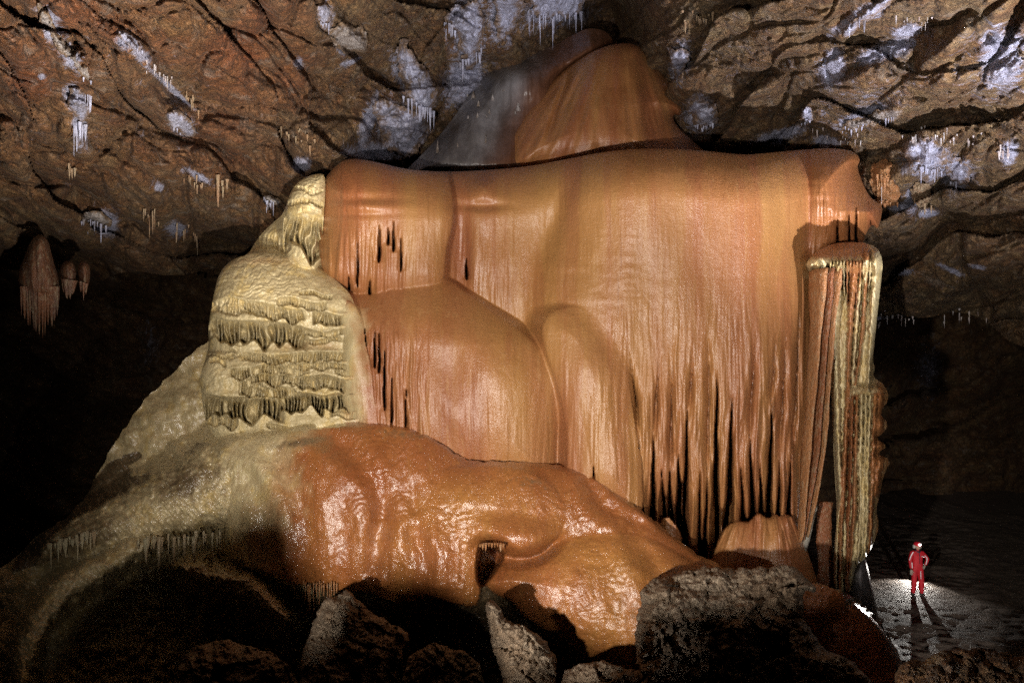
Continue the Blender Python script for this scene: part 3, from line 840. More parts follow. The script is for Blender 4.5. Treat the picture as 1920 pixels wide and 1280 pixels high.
def cone_variant(seed, kind='stalactite'):
    rs = random.Random(seed)
    co = []; quads = []; seg = 6; rings = 7
    lean = (rs.uniform(-.05, .05), rs.uniform(-.05, .05))
    for i in range(rings):
        t = i / (rings - 1)
        r = (1 - t) ** .75 * .85 + .15 if kind == 'straw' else (1 - t) ** .9 + .06
        r *= 1 + rs.uniform(-.14, .14)
        for k in range(seg):
            a = 2 * math.pi * k / seg
            co.append((math.cos(a) * r + lean[0] * t * 4, math.sin(a) * r + lean[1] * t * 4, -t))
    for i in range(rings - 1):
        for k in range(seg):
            a = i * seg + k; b = i * seg + (k + 1) % seg
            quads.append((a, a + seg, b + seg, b))
    co.append((lean[0] * 4, lean[1] * 4, -1.03))
    e = (rings - 1) * seg
    tris = [(len(co) - 1, e + (k + 1) % seg, e + k) for k in range(seg)]
    return np_mesh(kind, np.array(co), quads, tris)


CONES = {}
for mk in ('darkdrip', 'straw', 'strawtan', 'brown', 'tan', 'cream', 'calc', 'calc2'):
    CONES[mk] = []
    for s_ in range(5):
        me = cone_variant(s_, 'straw' if s_ % 2 else 'stalactite')
        me.materials.append(M_CALC if mk == 'calc' else M_CALC2 if mk == 'calc2' else M_TUBE['dark' if mk == 'darkdrip' else mk])
        CONES[mk].append(me)


def hang(px, py, d, lpx, rpx, mk, parent=None, name='stalactite', up=False):
    me = random.choice(CONES[mk])
    o = bpy.data.objects.new(name, me); COL.objects.link(o)
    p = W(px, py, d)
    k = d / FPX
    if parent:
        o.parent = parent
        p = p - parent.location
    o.location = p
    o.scale = (rpx * k, rpx * k, lpx * k * (-1 if up else 1))
    o.rotation_euler = (0, 0, random.uniform(0, 6.28))
    return o


ORD = ['first', 'second', 'third', 'fourth', 'fifth', 'sixth', 'seventh', 'eighth', 'ninth', 'tenth', 'eleventh', 'twelfth', 'thirteenth', 'fourteenth', 'fifteenth', 'sixteenth',
       'seventeenth', 'eighteenth', 'nineteenth', 'twentieth', 'twenty-first', 'twenty-second', 'twenty-third', 'twenty-fourth', 'twenty-fifth']


def label_row(items, base, grp, cat):
    """items: (x, object); each one is told apart by its place in the row, counted from the left"""
    for k, (x, o) in enumerate(sorted(items, key=lambda a: a[0])):
        tag(o, '%s from the left of the %s' % (ORD[k], base), cat, grp)


# white stalagmites on the grey ramp
gr_items = []
for (px, py, h, r) in [(887, 186, 16, 5), (897, 201, 12, 4), (895, 222, 11, 3.4), (924, 190, 14, 3.4), (945, 173, 12, 4.5), (950, 176, 9, 3), (948, 196, 11, 3), (918, 215, 11, 3), (972, 210, 18, 5.5), (966, 216, 9, 4), (820, 288, 24, 3.2), (911, 270, 18, 3.2), (858, 280, 13, 2.2),
                       (876, 182, 7, 3), (980, 196, 8, 3), (878, 224, 8, 2.5), (955, 200, 7, 2.5), (912, 222, 6, 2.4)]:
    o = hang(px, py, float(grey_at(px, py)) + .05, h, r, 'calc2', None, 'stalagmite', True)
    lab = {820: 'slender white stalagmite low at the left edge of the grey ramp', 911: 'thin white stalagmite near the foot of the grey ramp', 972: 'stout white stalagmite beside the orange dome'}.get(px)
    if lab: tag(o, lab, 'stalagmite', 'white stalagmites on the grey ramp')
    else: gr_items.append((px, o))
label_row(gr_items, 'small white stalagmites on the grey ramp', 'white stalagmites on the grey ramp', 'stalagmite')

# ------------------------------------------------------------------ cream tiered tower on the left
tower_out = [(466, 478), (480, 450), (508, 420), (532, 402), (543, 362), (563, 336), (598, 324), (612, 330), (606, 420), (600, 502), (636, 530), (662, 556), (671, 600), (672, 700), (674, 800), (660, 830), (440, 835), (388, 812), (376, 730), (374, 705), (392, 655), (390, 610), (402, 545), (412, 508), (438, 484)]
ft = Field(366, 690, 315, 842, 1.0, 1.5, tower_out, 2)
X, Y = ft.X, ft.Y
ft.D = 16.4 + .5 * (1 - np.clip(ft.sd / 30, 0, 1)) ** 2
ft.L[:] = 0
ft.add([(533, 400), (543, 360), (563, 334), (598, 322), (615, 330), (608, 520), (536, 510)], 15.0, .7, 45, 1, .05, .05)
ft.add([(398, 560), (403, 536), (414, 506), (440, 484), (470, 471), (520, 472), (560, 486), (602, 503), (640, 526), (690, 552), (760, 640), (760, 820), (392, 820), (390, 615)], 14.3 + .6 * sstep(580, 470, Y), .9, 85, 2, .05, .05)
ft.add([(372, 705), (380, 684), (396, 660), (430, 655), (500, 642), (560, 634), (640, 640), (700, 650), (760, 700), (760, 840), (440, 840), (388, 815), (376, 740)], 13.95 + .15 * sstep(720, 640, Y), .55, 55, 3, .06, .05)
ft.add([(430, 830), (470, 798), (505, 784), (560, 772), (620, 776), (660, 792), (690, 800), (690, 850), (420, 850)], 13.85, .3, 26, 4, .05, .10)
L = ft.L
wob = 5 * fbm(X / 60, Y / 30, 3, 121)
rec = np.zeros(X.shape)
ledges = [(392, 572, 592, 612, 60, .34), (398, 500, 566, 572, 24, .16), (450, 570, 562, 580, 34, .22), (520, 612, 556, 566, 24, .16), (588, 652, 584, 590, 30, .28), (566, 650, 618, 616, 20, .16), (455, 655, 660, 662, 26, .20), (430, 562, 688, 684, 26, .2), (535, 668, 676, 684, 22, .18),
          (470, 610, 700, 702, 32, .25), (590, 668, 704, 712, 34, .28), (450, 548, 716, 730, 34, .25), (376, 530, 738, 748, 58, .40), (524, 606, 736, 740, 46, .42), (598, 668, 738, 742, 44, .4), (384, 445, 772, 776, 36, .2), (620, 668, 770, 772, 16, .15), (500, 590, 795, 797, 15, .16), (450, 505, 811, 806, 12, .12),
          (533, 606, 398, 402, 100, .40), (533, 606, 372, 374, 16, .10), (535, 606, 350, 352, 14, .07), (470, 545, 440, 436, 40, .12)]
rs = random.Random(5)
for _ in range(30):
    x0 = rs.uniform(392, 640); wd_ = rs.uniform(26, 80); y0 = rs.choice([rs.uniform(540, 640), rs.uniform(655, 790), rs.uniform(655, 740)])
    ledges.append((x0, x0 + wd_, y0, y0 + rs.uniform(-6, 8), rs.uniform(9, 22), rs.uniform(.06, .15)))
for i, (x0, x1, y0, y1, h, p) in enumerate(ledges):
    if x1 >= 645: x1 += 22
    u = (X - x0) / (x1 - x0)
    on = sstep(-.04, .06, u) * sstep(1.04, .94, u)
    yl = y0 + (y1 - y0) * u + 3.0 * np.sin(u * 7 + i) + wob * .6
    hh = h * (0.75 + .35 * perlin(X / 22, i * 3.7 + 0 * X, 131))
    tt = (Y - yl) / hh
    lam = 6.5 + 2.5 * ((i * 37) % 10) / 10 + (3 if h > 50 else 0)
    ph = X / lam + 1.1 * perlin(X / 26, Y / 60 + i, 133) + .35 * perlin(X / 9, i + Y / 40, 134)
    fl_ = np.abs(np.sin(np.pi * ph)) ** 1.5 * (.75 + .5 * perlin(ph * .5, i * 7.1 + 0 * X, 136))
    p = p * (1.35 if h < 40 else 1.75)
    open_ = sstep(0.02, .35, tt)
    g = sstep(-.02, .06, tt) * sstep(1.0, .86, tt)
    r = p * g * ((1 - fl_) * open_ * 1.0 + .25 * (tt < 1) * np.clip(tt, 0, 1) + .16) - .10 * p * np.exp(-((tt + .1) / .16) ** 2)
    rec = np.where(np.abs(r * on) > np.abs(rec), r * on, rec)
ft.D += rec * sstep(678, 662, X)
# rippled microgours on the smooth shoulders
rip = (Y / 9.0 + 2.5 * fbm(X / 34, Y / 34, 3, 141) + .02 * X) % 1.0
ft.D += .035 * (rip ** 2) * np.isin(L, (1, 2, 0)) * sstep(600, 530, Y) * sstep(640, 540, X + .3 * (Y - 480)) + .02 * (rip ** 2) * (L == 3)
ft.D += .05 * fbm(X / 25, Y / 18, 4, 143) + .02 * fbm(X / 7, Y / 9, 2, 144)
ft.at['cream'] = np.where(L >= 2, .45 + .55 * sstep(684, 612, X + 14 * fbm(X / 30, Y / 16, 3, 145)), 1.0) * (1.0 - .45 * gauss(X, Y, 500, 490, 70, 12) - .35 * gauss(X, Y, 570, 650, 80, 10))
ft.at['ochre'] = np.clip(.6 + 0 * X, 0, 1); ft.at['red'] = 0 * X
ft.at['silt_dim'] = np.clip(.25 * (rec > .06), 0, 1) + .12 * (L == 2)  # grey-brown tone in the drapery recesses and on the upper tier
tower = empty('flowstone_tower', W(520, 830, 13.4), 'cream tiered flowstone tower hung with fine drapery at the left end of the wall', 'flowstone')
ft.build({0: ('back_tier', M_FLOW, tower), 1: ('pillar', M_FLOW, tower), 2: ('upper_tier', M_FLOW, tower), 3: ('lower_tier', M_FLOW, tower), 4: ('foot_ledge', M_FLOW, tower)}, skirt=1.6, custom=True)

# ------------------------------------------------------------------ lower mounds and the cream slope
mound_out = [(-80, 1100), (20, 1058), (60, 1008), (150, 955), (200, 850), (260, 760), (330, 690), (380, 640), (420, 640), (520, 720), (640, 780), (742, 792), (818, 822), (866, 862), (930, 864), (1000, 866), (1060, 874), (1112, 886), (1164, 928), (1208, 958), (1266, 1008), (1340, 1058), (1420, 1084), (1540, 1090), (1600, 1115), (1640, 1150), (1680, 1205), (1720, 1320),
             (1720, 1380), (-80, 1380)]
fm = Field(-90, 1730, 630, 1390, 2.5, 2.5, mound_out, 2, 7, 3)
X, Y = fm.X, fm.Y
fm.L[:] = 0
# base: shadowed ground under and in front of the mounds
fm.D = 14.6 - .0045 * np.maximum(Y - 1020, 0) + .5 * fbm(X / 120, Y / 80, 4, 151) + np.maximum(0, (1000 - Y)) * .004
fm.D = np.where(X < 600, fm.D - 1.2 * sstep(600, 0, X) * sstep(1000, 1250, Y), fm.D)
fm.add([(-80, 1120), (20, 1060), (60, 1010), (150, 950), (200, 850), (260, 760), (330, 690), (380, 640), (440, 640), (700, 790), (560, 860), (440, 960), (330, 985), (200, 1005), (120, 1035), (60, 1075)], 14.0 + np.maximum(0, 1000 - Y) * .0085, .5, 40, 1, .05, .2)
fm.add([(60, 1040), (120, 985), (200, 940), (290, 890), (350, 850), (400, 828), (450, 840), (480, 880), (455, 935), (440, 985), (385, 985), (320, 1000), (270, 1012), (200, 1030), (120, 1050)], 12.75 + np.maximum(0, 1000 - Y) * .0042 + .0 * X, .6, 60, 2, .04, .12, 2, 0, 14)
fm.add([(400, 850), (440, 822), (520, 812), (620, 800), (742, 796), (818, 826), (868, 868), (905, 905), (935, 1000), (915, 1050), (905, 1090), (895, 1138), (860, 1128), (815, 1120), (742, 1134), (700, 1112), (650, 1108), (612, 1108), (585, 1092), (560, 1100), (500, 1075), (430, 1040), (425, 960), (440, 900)],
       12.05 + .0038 * np.maximum(0, 1120 - Y), .45, 110, 3, .03, .2, 2, .7)
fm.add([(752, 965), (768, 922), (800, 890), (860, 873), (935, 872), (1000, 886), (1046, 922), (1064, 960), (1052, 996), (1020, 1032), (985, 1047), (944, 1041), (926, 1020), (900, 1016), (893, 1060), (902, 1120), (888, 1140), (820, 1124), (775, 1100), (748, 1020)], 11.98 + .0040 * np.maximum(0, 1100 - Y), .40, 80, 5, .03, .20, 2, .8)
fm.add([(820, 850), (866, 862), (930, 862), (1000, 872), (1060, 880), (1110, 892), (1160, 932), (1205, 962), (1262, 1012), (1335, 1062), (1420, 1090), (1540, 1090), (1600, 1120), (1560, 1300), (1300, 1200), (1000, 1140), (905, 1060), (840, 960)], 12.25 + .0042 * np.maximum(0, 1100 - Y), .5, 80, 4, .05, .2, 2, .6)
fm.add([(906, 1092), (925, 1068), (955, 1048), (1000, 1036), (1060, 1002), (1120, 985), (1195, 994), (1262, 1030), (1312, 1062), (1400, 1110), (1430, 1200), (1430, 1320), (1200, 1390), (1120, 1250), (1050, 1195), (990, 1165), (955, 1125), (922, 1110)], 11.4 + .0046 * np.maximum(0, 1180 - Y), .75, 100, 6, .04, .08, 2, .4)
fm.add([(1490, 1090), (1540, 1098), (1585, 1112), (1640, 1160), (1685, 1220), (1720, 1320), (1720, 1390), (1480, 1390), (1500, 1200)], 12.5 - .002 * (Y - 1090), 1.2, 90, 7, .04, .15)
fm.add([(310, 988), (250, 1003), (190, 1032), (120, 1072), (68, 1124), (36, 1180), (20, 1240), (22, 1330), (64, 1330), (58, 1255), (74, 1204), (106, 1154), (150, 1112), (212, 1072), (266, 1042), (316, 1012)], 12.75 - .0065 * (Y - 1000), .45, 20, 8, .06, .05, 2, 0, 16)
fm.add([(340, 1046), (430, 1066), (490, 1092), (532, 1132), (544, 1162), (534, 1176), (512, 1166), (478, 1132), (430, 1106), (340, 1084)], 12.05 - .003 * (Y - 1046), .45, 26, 9, .05, .05, 2, 0, 16)
L = fm.L
# hole under the lip, shiny underside
fm.D += -.25 * gauss(X, Y, 640, 930, 90, 70, 20) + .10 * gauss(X, Y, 720, 960, 16, 70, 25)
lip_ = sd_poly(chaikin([(860, 920), (950, 895), (1030, 918), (1064, 955), (1054, 996), (1022, 1032), (985, 1047), (946, 1040), (926, 1020), (900, 1014), (872, 1040), (840, 1000)], 2), X, Y)
fm.D -= .40 * (1 - (1 - np.clip(lip_ / 26, 0, 1)) ** 2) * sstep(955, 1010, Y - .10 * (X - 950)) * sstep(850, 930, X)
fm.D += .35 * sstep(-26, -2, lip_) * (lip_ < 0) * sstep(990, 1022, Y) * sstep(905, 940, X)
hole_ = sd_poly(chaikin([(897, 1022), (908, 1014), (926, 1020), (948, 1040), (932, 1066), (914, 1090), (900, 1104), (892, 1072)], 2), X, Y)
fm.D += 2.6 * sstep(-2, 7, hole_)
fm.D += .07 * np.exp(-((X - (775 + .0016 * (Y - 900) ** 2)) / 9) ** 2) * sstep(880, 920, Y) * sstep(1000, 960, Y)
hang_zone = gauss(X, Y, 1010, 1000, 60, 26, -15)
fm.L[(hang_zone > .45) & (np.isin(L, (3, 4)))] = 5
fm.D += .10 * fbm(X / 75, Y / 90, 4, 161) + .022 * fbm(X / 24, Y / 40, 4, 162) + np.isin(L, (1, 2, 8, 9)) * (.10 * fbm(X / 34, Y / 18, 5, 172, .62) + .04 * fbm(X / 11, Y / 7, 4, 173, .6, True) + .05 * fbm((X + Y) / 60, (Y - X) / 14, 4, 174, .6, True))
fm.D += .03 * flutes(X, Y, 12, 163) * np.isin(L, (3, 5)) * sstep(950, 1080, Y)
rimz = sstep(-.15, .3, fbm(X / 130, Y / 90, 3, 175)) * np.isin(L, (3, 4, 5, 6))
fm.D += .022 * (((Y / 15 + .02 * X + 2.6 * fbm(X / 70, Y / 45, 3, 176)) % 1.0) ** 2) * rimz
for pts, am, wd_ in (([(600, 812), (660, 850), (705, 905), (716, 980), (700, 1060)], .13, 16), ([(520, 860), (560, 930), (575, 1010), (572, 1080)], .10, 18), ([(1100, 900), (1130, 950), (1200, 985)], .12, 13), ([(1180, 1000), (1230, 1060), (1240, 1140), (1220, 1240)], .11, 18), ([(780, 1000), (800, 1060), (790, 1120)], .10, 14), ([(470, 900), (500, 960), (500, 1040)], .08, 16)):
    bd = np.full(X.shape, 1e9)
    for (ax, ay), (bx, by) in zip(pts[:-1], pts[1:]):
        ex, ey = bx - ax, by - ay
        t_ = np.clip(((X - ax) * ex + (Y - ay) * ey) / (ex * ex + ey * ey), 0, 1)
        bd = np.minimum(bd, np.hypot(X - ax - t_ * ex, Y - ay - t_ * ey) + 5 * fbm(X / 30, Y / 30, 2, 177))
    fm.D += am * np.exp(-(np.maximum(bd, 0) / wd_) ** 2) - .5 * am * np.exp(-((bd - 2.2 * wd_) / wd_) ** 2)
fm.D += .007 * fbm(X / 8, Y / 13, 3, 164)
fm.D += .02 * flutes(X, Y, 9, 165, 4, 120) * (L == 5) * sstep(960, 990, Y)
fm.D += -.12 * gauss(X, Y, 500, 960, 90, 8, -50) * 0
fm.D += np.isin(L, (0,)) * sstep(1040, 1120, Y) * (.35 * fbm(X / 40, Y / 30, 5, 166, .55, True))
cream = np.maximum.reduce([1.0 * (L <= 2) + .9 * np.isin(L, (8, 9)) - .45 * (L == 1) * sstep(300, 200, X - .0 * Y), sstep(640, 430, X + .25 * (Y - 880) + 40 * fbm(X / 60, Y / 60, 3, 167)) * (L >= 3), .8 * sstep(845, 805, Y) * sstep(640, 540, X)])  # side slope loses cream leftwards, painting the fade of the light
fm.at['cream'] = cream * np.where(L == 0, .9 * (X < 650), 1)
fm.at['ochre'] = np.clip(np.maximum.reduce([.8 * gauss(X, Y, 850, 950, 120, 60), .8 * gauss(X, Y, 1150, 1050, 140, 60, 20), .5 * gauss(X, Y, 1100, 1190, 140, 60), .8 * gauss(X, Y, 480, 900, 60, 100)]) + .3 * fbm(X / 40, Y / 70, 4, 168), 0, 1)
fm.at['red'] = np.clip(np.maximum.reduce([.9 * gauss(X, Y, 680, 900, 130, 90), .6 * gauss(X, Y, 640, 1060, 90, 60), .5 * gauss(X, Y, 1060, 910, 100, 40), .8 * (L == 7), .55 * (L == 4)]) + .2 * fbm(X / 50, Y / 50, 3, 169), 0, 1)
fm.at['silt_dim'] = np.clip(np.maximum.reduce([.75 * gauss(X, Y, 350, 900, 110, 60, -20), .55 * gauss(X, Y, 760, 815, 120, 14, 8), .5 * gauss(X, Y, 1000, 905, 80, 22, 10), .5 * gauss(X, Y, 1270, 1080, 90, 24, 10), .45 * gauss(X, Y, 1180, 1150, 90, 60), .7 * gauss(X, Y, 560, 830, 90, 12, -10), .8 * (L == 0) * (X > 600) * sstep(1050, 1110, Y), .8 * (L == 1), .42 * np.isin(L, (2, 8, 9)), .7 * gauss(X, Y, 150, 1010, 150, 60, -20)]), 0, 1)  # mud patches; the side slope's share also paints it dim
mound = empty('flowstone_mound', W(900, 1130, 12.3), 'glossy orange and cream flowstone mounds spreading at the foot of the great wall', 'flowstone')
fm.build({0: ('mound_base', M_MOUND, mound), 1: ('side_slope', M_MOUND, mound), 2: ('cream_ledge', M_MOUND, mound), 3: ('main_mound', M_MOUND, mound), 4: ('back_ridge', M_MOUND, mound), 5: ('overhanging_lip', M_MOUND, mound), 6: ('front_mound', M_MOUND, mound), 7: ('dark_apron', M_MOUND, mound), 8: ('arched_rim', M_MOUND, mound), 9: ('rim_stub', M_MOUND, mound)}, skirt=2, custom=True)
mound_at = sampler(fm)

# arched rim, the stub and the drip teeth belong to the mound
rs = random.Random(9)
for k in range(16):
    px = 92 + k * 5.6 + rs.uniform(-2, 2); py = 1020 - k * 1.5
    hang(px, py + rs.uniform(-5, 5), 12.75, 10 + 48 * rs.random() ** 1.6, rs.uniform(1.8, 5), 'cream', mound, 'drip_tooth')
for k in range(18):
    px = 262 + k * 9 + rs.uniform(-3, 3); py = 1012 - k * .9 + rs.uniform(-3, 3)
    hang(px, py + rs.uniform(-6, 6), 12.55, 12 + 62 * rs.random() ** 1.6, rs.uniform(1.8, 6), 'cream', mound, 'drip_tooth')
for k in range(14):
    px = 568 + k * 5 + rs.uniform(-2, 2)
    hang(px, 1092 + rs.uniform(-5, 4), 12.35, rs.uniform(16, 60), rs.uniform(1.2, 2.6), 'tan', mound, 'drip_tooth')
for k in range(9):
    hang(900 + k * 5.5, 1018 + .12 * (k - 4) ** 2, 11.75, rs.uniform(6, 15), rs.uniform(2, 3.5), 'tan', mound, 'drip_tooth')

# ------------------------------------------------------------------ right-hand column of draperies
colm = empty('drapery_column', W(1600, 1100, 14.6), 'tall column of cream and orange draperies at the right end of the wall', 'flowstone column')
T = M_TUBE
col_out = [(1512, 490), (1530, 472), (1560, 456), (1610, 453), (1644, 462), (1656, 488), (1652, 530), (1646, 580), (1641, 630), (1636, 676), (1641, 690), (1636, 706), (1660, 722), (1668, 748), (1648, 774), (1667, 796), (1656, 812), (1640, 821), (1666, 836), (1642, 850), (1672, 862), (1657, 888), (1650, 925), (1642, 956), (1649, 984), (1638, 1020), (1622, 1048), (1606, 1058), (1598, 1086), (1592, 1118),
           (1562, 1120), (1563, 1040), (1570, 965), (1563, 860), (1559, 740), (1553, 640), (1555, 560), (1560, 520), (1530, 522), (1514, 508)]
f = Field(1505, 1675, 445, 1128, 1.0, 1.75, col_out, 1)
X, Y = f.X, f.Y
low = sstep(716, 732, Y + 6 * perlin(X / 14, 0 * X, 190)) * sstep(1588, 1600, X)
capz = sstep(514, 496, Y + 8 * perlin(X / 9, 0 * X, 191))
t = 1 - np.clip(f.sd / 16, 0, 1)
f.D = 14.95 - .45 * low - .75 * capz + .5 * sstep(490, 455, Y) + .45 * t ** 2 + .03 * fbm(X / 10, Y / 30, 4, 192)
f.D = f.D - .30 * low * gauss(X, Y, 1625, 742, 44, 20)
cream = .9 + 0 * X; redp = 0 * X; silt_dim = .12 * (1 - low)
RID = [([(1572, 496), (1566, 560), (1564, 640), (1568, 740), (1571, 850), (1576, 935), (1570, 975), (1567, 1040), (1566, 1120)], [8, 10, 9, 8, 6, 6, 4.5, 4.5, 4], .62, 'c'),
       ([(1604, 500), (1597, 560), (1592, 640), (1589, 740), (1585, 840), (1581, 930), (1576, 1000), (1574, 1120)], [9, 7, 6, 5.5, 5.5, 5, 4, 3], .58, 'o'),
       ([(1614, 520), (1607, 590), (1603, 650), (1599, 722)], [3.5, 5, 4.5, 3.5], .42, 'c'),
       ([(1626, 470), (1622, 540), (1617, 620), (1610, 680), (1604, 722)], [5, 4.5, 4, 3.5, 3], .58, 'o'),
       ([(1642, 470), (1644, 520), (1637, 600), (1632, 670), (1627, 735)], [9, 11, 8, 6, 4.5], .60, 'c'),
       ([(1598, 742), (1596, 820), (1593, 900), (1589, 1000), (1589, 1120)], [4.5, 4, 4, 3.5, 4], .50, 'r'),
       ([(1607, 740), (1605, 830), (1604, 900), (1602, 960), (1597, 1010), (1590, 1090)], [4, 4.5, 5, 5, 4.5, 3], .50, 'o'),
       ([(1616, 736), (1615, 800), (1613, 870), (1615, 930), (1612, 1000), (1608, 1060)], [4, 4, 5.5, 5, 4, 3], .45, 'c'),
       ([(1624, 736), (1623, 800), (1621, 880), (1620, 950), (1617, 1050)], [3.5, 3.5, 4, 4, 3], .42, 'c'),
       ([(1632, 738), (1630, 800), (1627, 880), (1626, 960), (1622, 1050)], [3.5, 3.5, 3.5, 3.5, 3], .38, 'c'),
       ([(1642, 738), (1640, 810), (1637, 880), (1634, 960), (1630, 1050)], [5, 5, 5.5, 4.5, 3], .32, 'o'),
       ([(1652, 738), (1650, 800), (1650, 864), (1643, 930)], [6, 6, 8, 5], .25, 'o')]
for k in range(13):                                        # little flutes under the cap
    x0 = 1558 + k * 6.2; e_ = 530 + (k * 37 % 11) * 5
    RID.append(([(x0, 488), (x0 - 1, 512), (x0 + (1592 - x0) * .10, e_)], [3.0, 2.4, .9], .42, 'o' if k in (5, 6, 7, 8, 9) else 'c'))
lab = np.zeros(X.shape, int); bestr = np.zeros(X.shape)
rid = np.zeros(X.shape)
for k, (pth, wd_, hgt, cl) in enumerate(RID):
    py = np.array([p[1] for p in pth], float); pxs = np.array([p[0] for p in pth], float)
    xc = np.interp(Y, py, pxs) + 1.4 * perlin(Y / 16, k * 5.3 + 0 * Y, 193); wv = np.interp(Y, py, wd_) * (1 + .35 * perlin(Y / 9, k * 3.1 + 0 * Y, 194))
    on = sstep(py[0] - 6, py[0] + 4, Y) * sstep(py[-1] + 8, py[-1] - 6, Y)
    u = (X - xc) / wv
    r = .68 * hgt * on * np.maximum(1 - np.abs(u) ** 2.2, 0) ** .6 * (1 + .10 * fbm(X / 4, Y / 7, 3, 195))
    core = on * (np.abs(u) < 1)
    lab = np.where((core > .5) & (r > bestr), k + 1, lab); bestr = np.maximum(bestr, r)
    cream = np.where(core > .5, {'c': 1.0, 'o': .12, 'r': .0}[cl], cream); redp = np.where(core > .5, {'c': 0, 'o': .25, 'r': .8}[cl], redp)
    silt_dim = np.where(core > .5, 0, silt_dim)
f.D -= bestr
for (yy, am) in ((775, .12), (818, .16), (850, .16), (890, .10), (960, .12), (700, .1)):
    f.D += am * np.exp(-((Y - yy - 4 * perlin(X / 6, 0 * X, 196)) / 5) ** 2) * sstep(1634, 1646, X)
f.D += .05 * fbm(X / 6, Y / 9, 4, 197) + .05 * fbm(X / 5, Y / 40, 3, 198)
topz = capz * sstep(492, 476, Y + 3 * perlin(X / 8, 0 * X, 199))
cream = cream * (1 - topz * sstep(1640, 1622, X)); redp = np.maximum(redp, .45 * topz); silt_dim = silt_dim * (1 - capz)
lab = np.where(topz > .5, 90, lab)
edge = sstep(1634, 1648, X) * sstep(680, 730, Y); cream = cream * (1 - .7 * edge)
f.at = {'ochre': .3 + .3 * perlin(X / 6, Y / 80, 201), 'red': redp, 'cream': np.clip(cream + .25 * fbm(X / 5, Y / 50, 3, 202), 0, 1), 'silt_dim': silt_dim}
f.L = lab
pp = {0: ('column_shaft', M_FLOW, colm), 90: ('column_cap', M_FLOW, colm)}
for k in range(len(RID)): pp[k + 1] = ('drapery' if k < 12 else 'flute', M_FLOW, colm)
f.build(pp, skirt=1.6, custom=True)
DR = [([(1534, 506), (1530, 600), (1522, 720), (1511, 860), (1503, 980), (1499, 1015)], [8, 5, 4.2, 3.6, 3, 1.5], 14.35, 'tan', 5),
      ([(1546, 506), (1543, 600), (1536, 720), (1527, 850), (1512, 950), (1505, 1010)], [7, 4.5, 3.6, 3, 2.6, 1.5], 14.45, 'brown', 6),
      ([(1557, 508), (1553, 600), (1548, 700), (1540, 830), (1527, 920), (1512, 1005)], [8, 5, 4, 3.2, 2.8, 1.5], 14.5, 'tan', 6),
      ([(1524, 915), (1520, 950), (1510, 1010), (1505, 1045)], [4, 10, 7, 2], 14.6, 'grey', 1.5),
      ([(1548, 940), (1545, 1000), (1550, 1100)], [14, 13, 18], 15.4, 'brown', .6)]
for k, (p, wd_, d, mk, fl_) in enumerate(DR):
    drape('drapery', p, wd_, d, T[mk], colm, fl_, .16, k, 12)
# grey stalagmite foot under the column
f = Field(1570, 1665, 1035, 1235, 2, 2, [(1588, 1110), (1596, 1070), (1612, 1045), (1622, 1042), (1630, 1075), (1640, 1120), (1652, 1180), (1655, 1230), (1590, 1230)], 2)
t = 1 - np.clip(f.sd / 28, 0, 1)
f.D = 15.0 + .8 * (1 - np.sqrt(np.maximum(1 - t * t, 0))) + .08 * fbm(f.X / 15, f.Y / 20, 4, 181)
f.build({0: ('column_foot', M_GREY, colm)}, skirt=2)

# ------------------------------------------------------------------ crusts of white calcite on the ceiling, with their own stalactites
def crust(poly, lift, R, label, mat, teeth=(), group=None, cat='calcite crust', seed=0, tooth_mk='calc', name='calcite_crust', flute_amp=.05):
    p = np.array(poly, float)
    x0, y0 = p.min(0) - 6; x1, y1 = p.max(0) + 6
    f = Field(x0 - 8, x1 + 8, y0 - 8, y1 + 8, 1.6, 1.6, poly, 2, min(14, R * .7), seed)
    X, Y = f.X, f.Y
    t = 1 - np.clip(f.sd / R, 0, 1)
    f.D = ceil_at(X, Y) * .75 + (ceil_base(X, Y) + .15) * .25 - .16 - lift * .7 * np.clip(1 - t, 0, 1) ** .7 + .30 * fbm(X / 24, Y / 34, 5, 300 + seed, .6) + .10 * fbm(X / 12, Y / 16, 3, 320 + seed, .6, True) + flute_amp * flutes(X, Y, 9, 310 + seed, 4, 90)
    f.at = {'edge': np.clip(t * 1.05 + .12, 0, 1)}
    cx, cy = p.mean(0)
    e = empty(name, W(cx, cy, float(ceil_base(cx, cy))), label, cat, group)
    f.build({0: ('crust', mat, e)}, skirt=1.2)
    at = sampler(f)
    rs = random.Random(seed)
    for (xa, ya, xb, yb, n, lmin, lmax, r) in teeth:
        for k in range(n):
            u = (k + rs.uniform(.1, .9)) / n
            px, py = xa + (xb - xa) * u, ya + (yb - ya) * u + rs.uniform(-4, 2)
            if rs.random() < .22: continue
            hang(px, py - 3 + rs.uniform(-4, 3), float(at(px, py - 6)) - .05, lmin * .6 + (lmax - lmin * .4) * rs.random() ** 2, r * rs.uniform(.5, 1.5), tooth_mk, e)
    return e


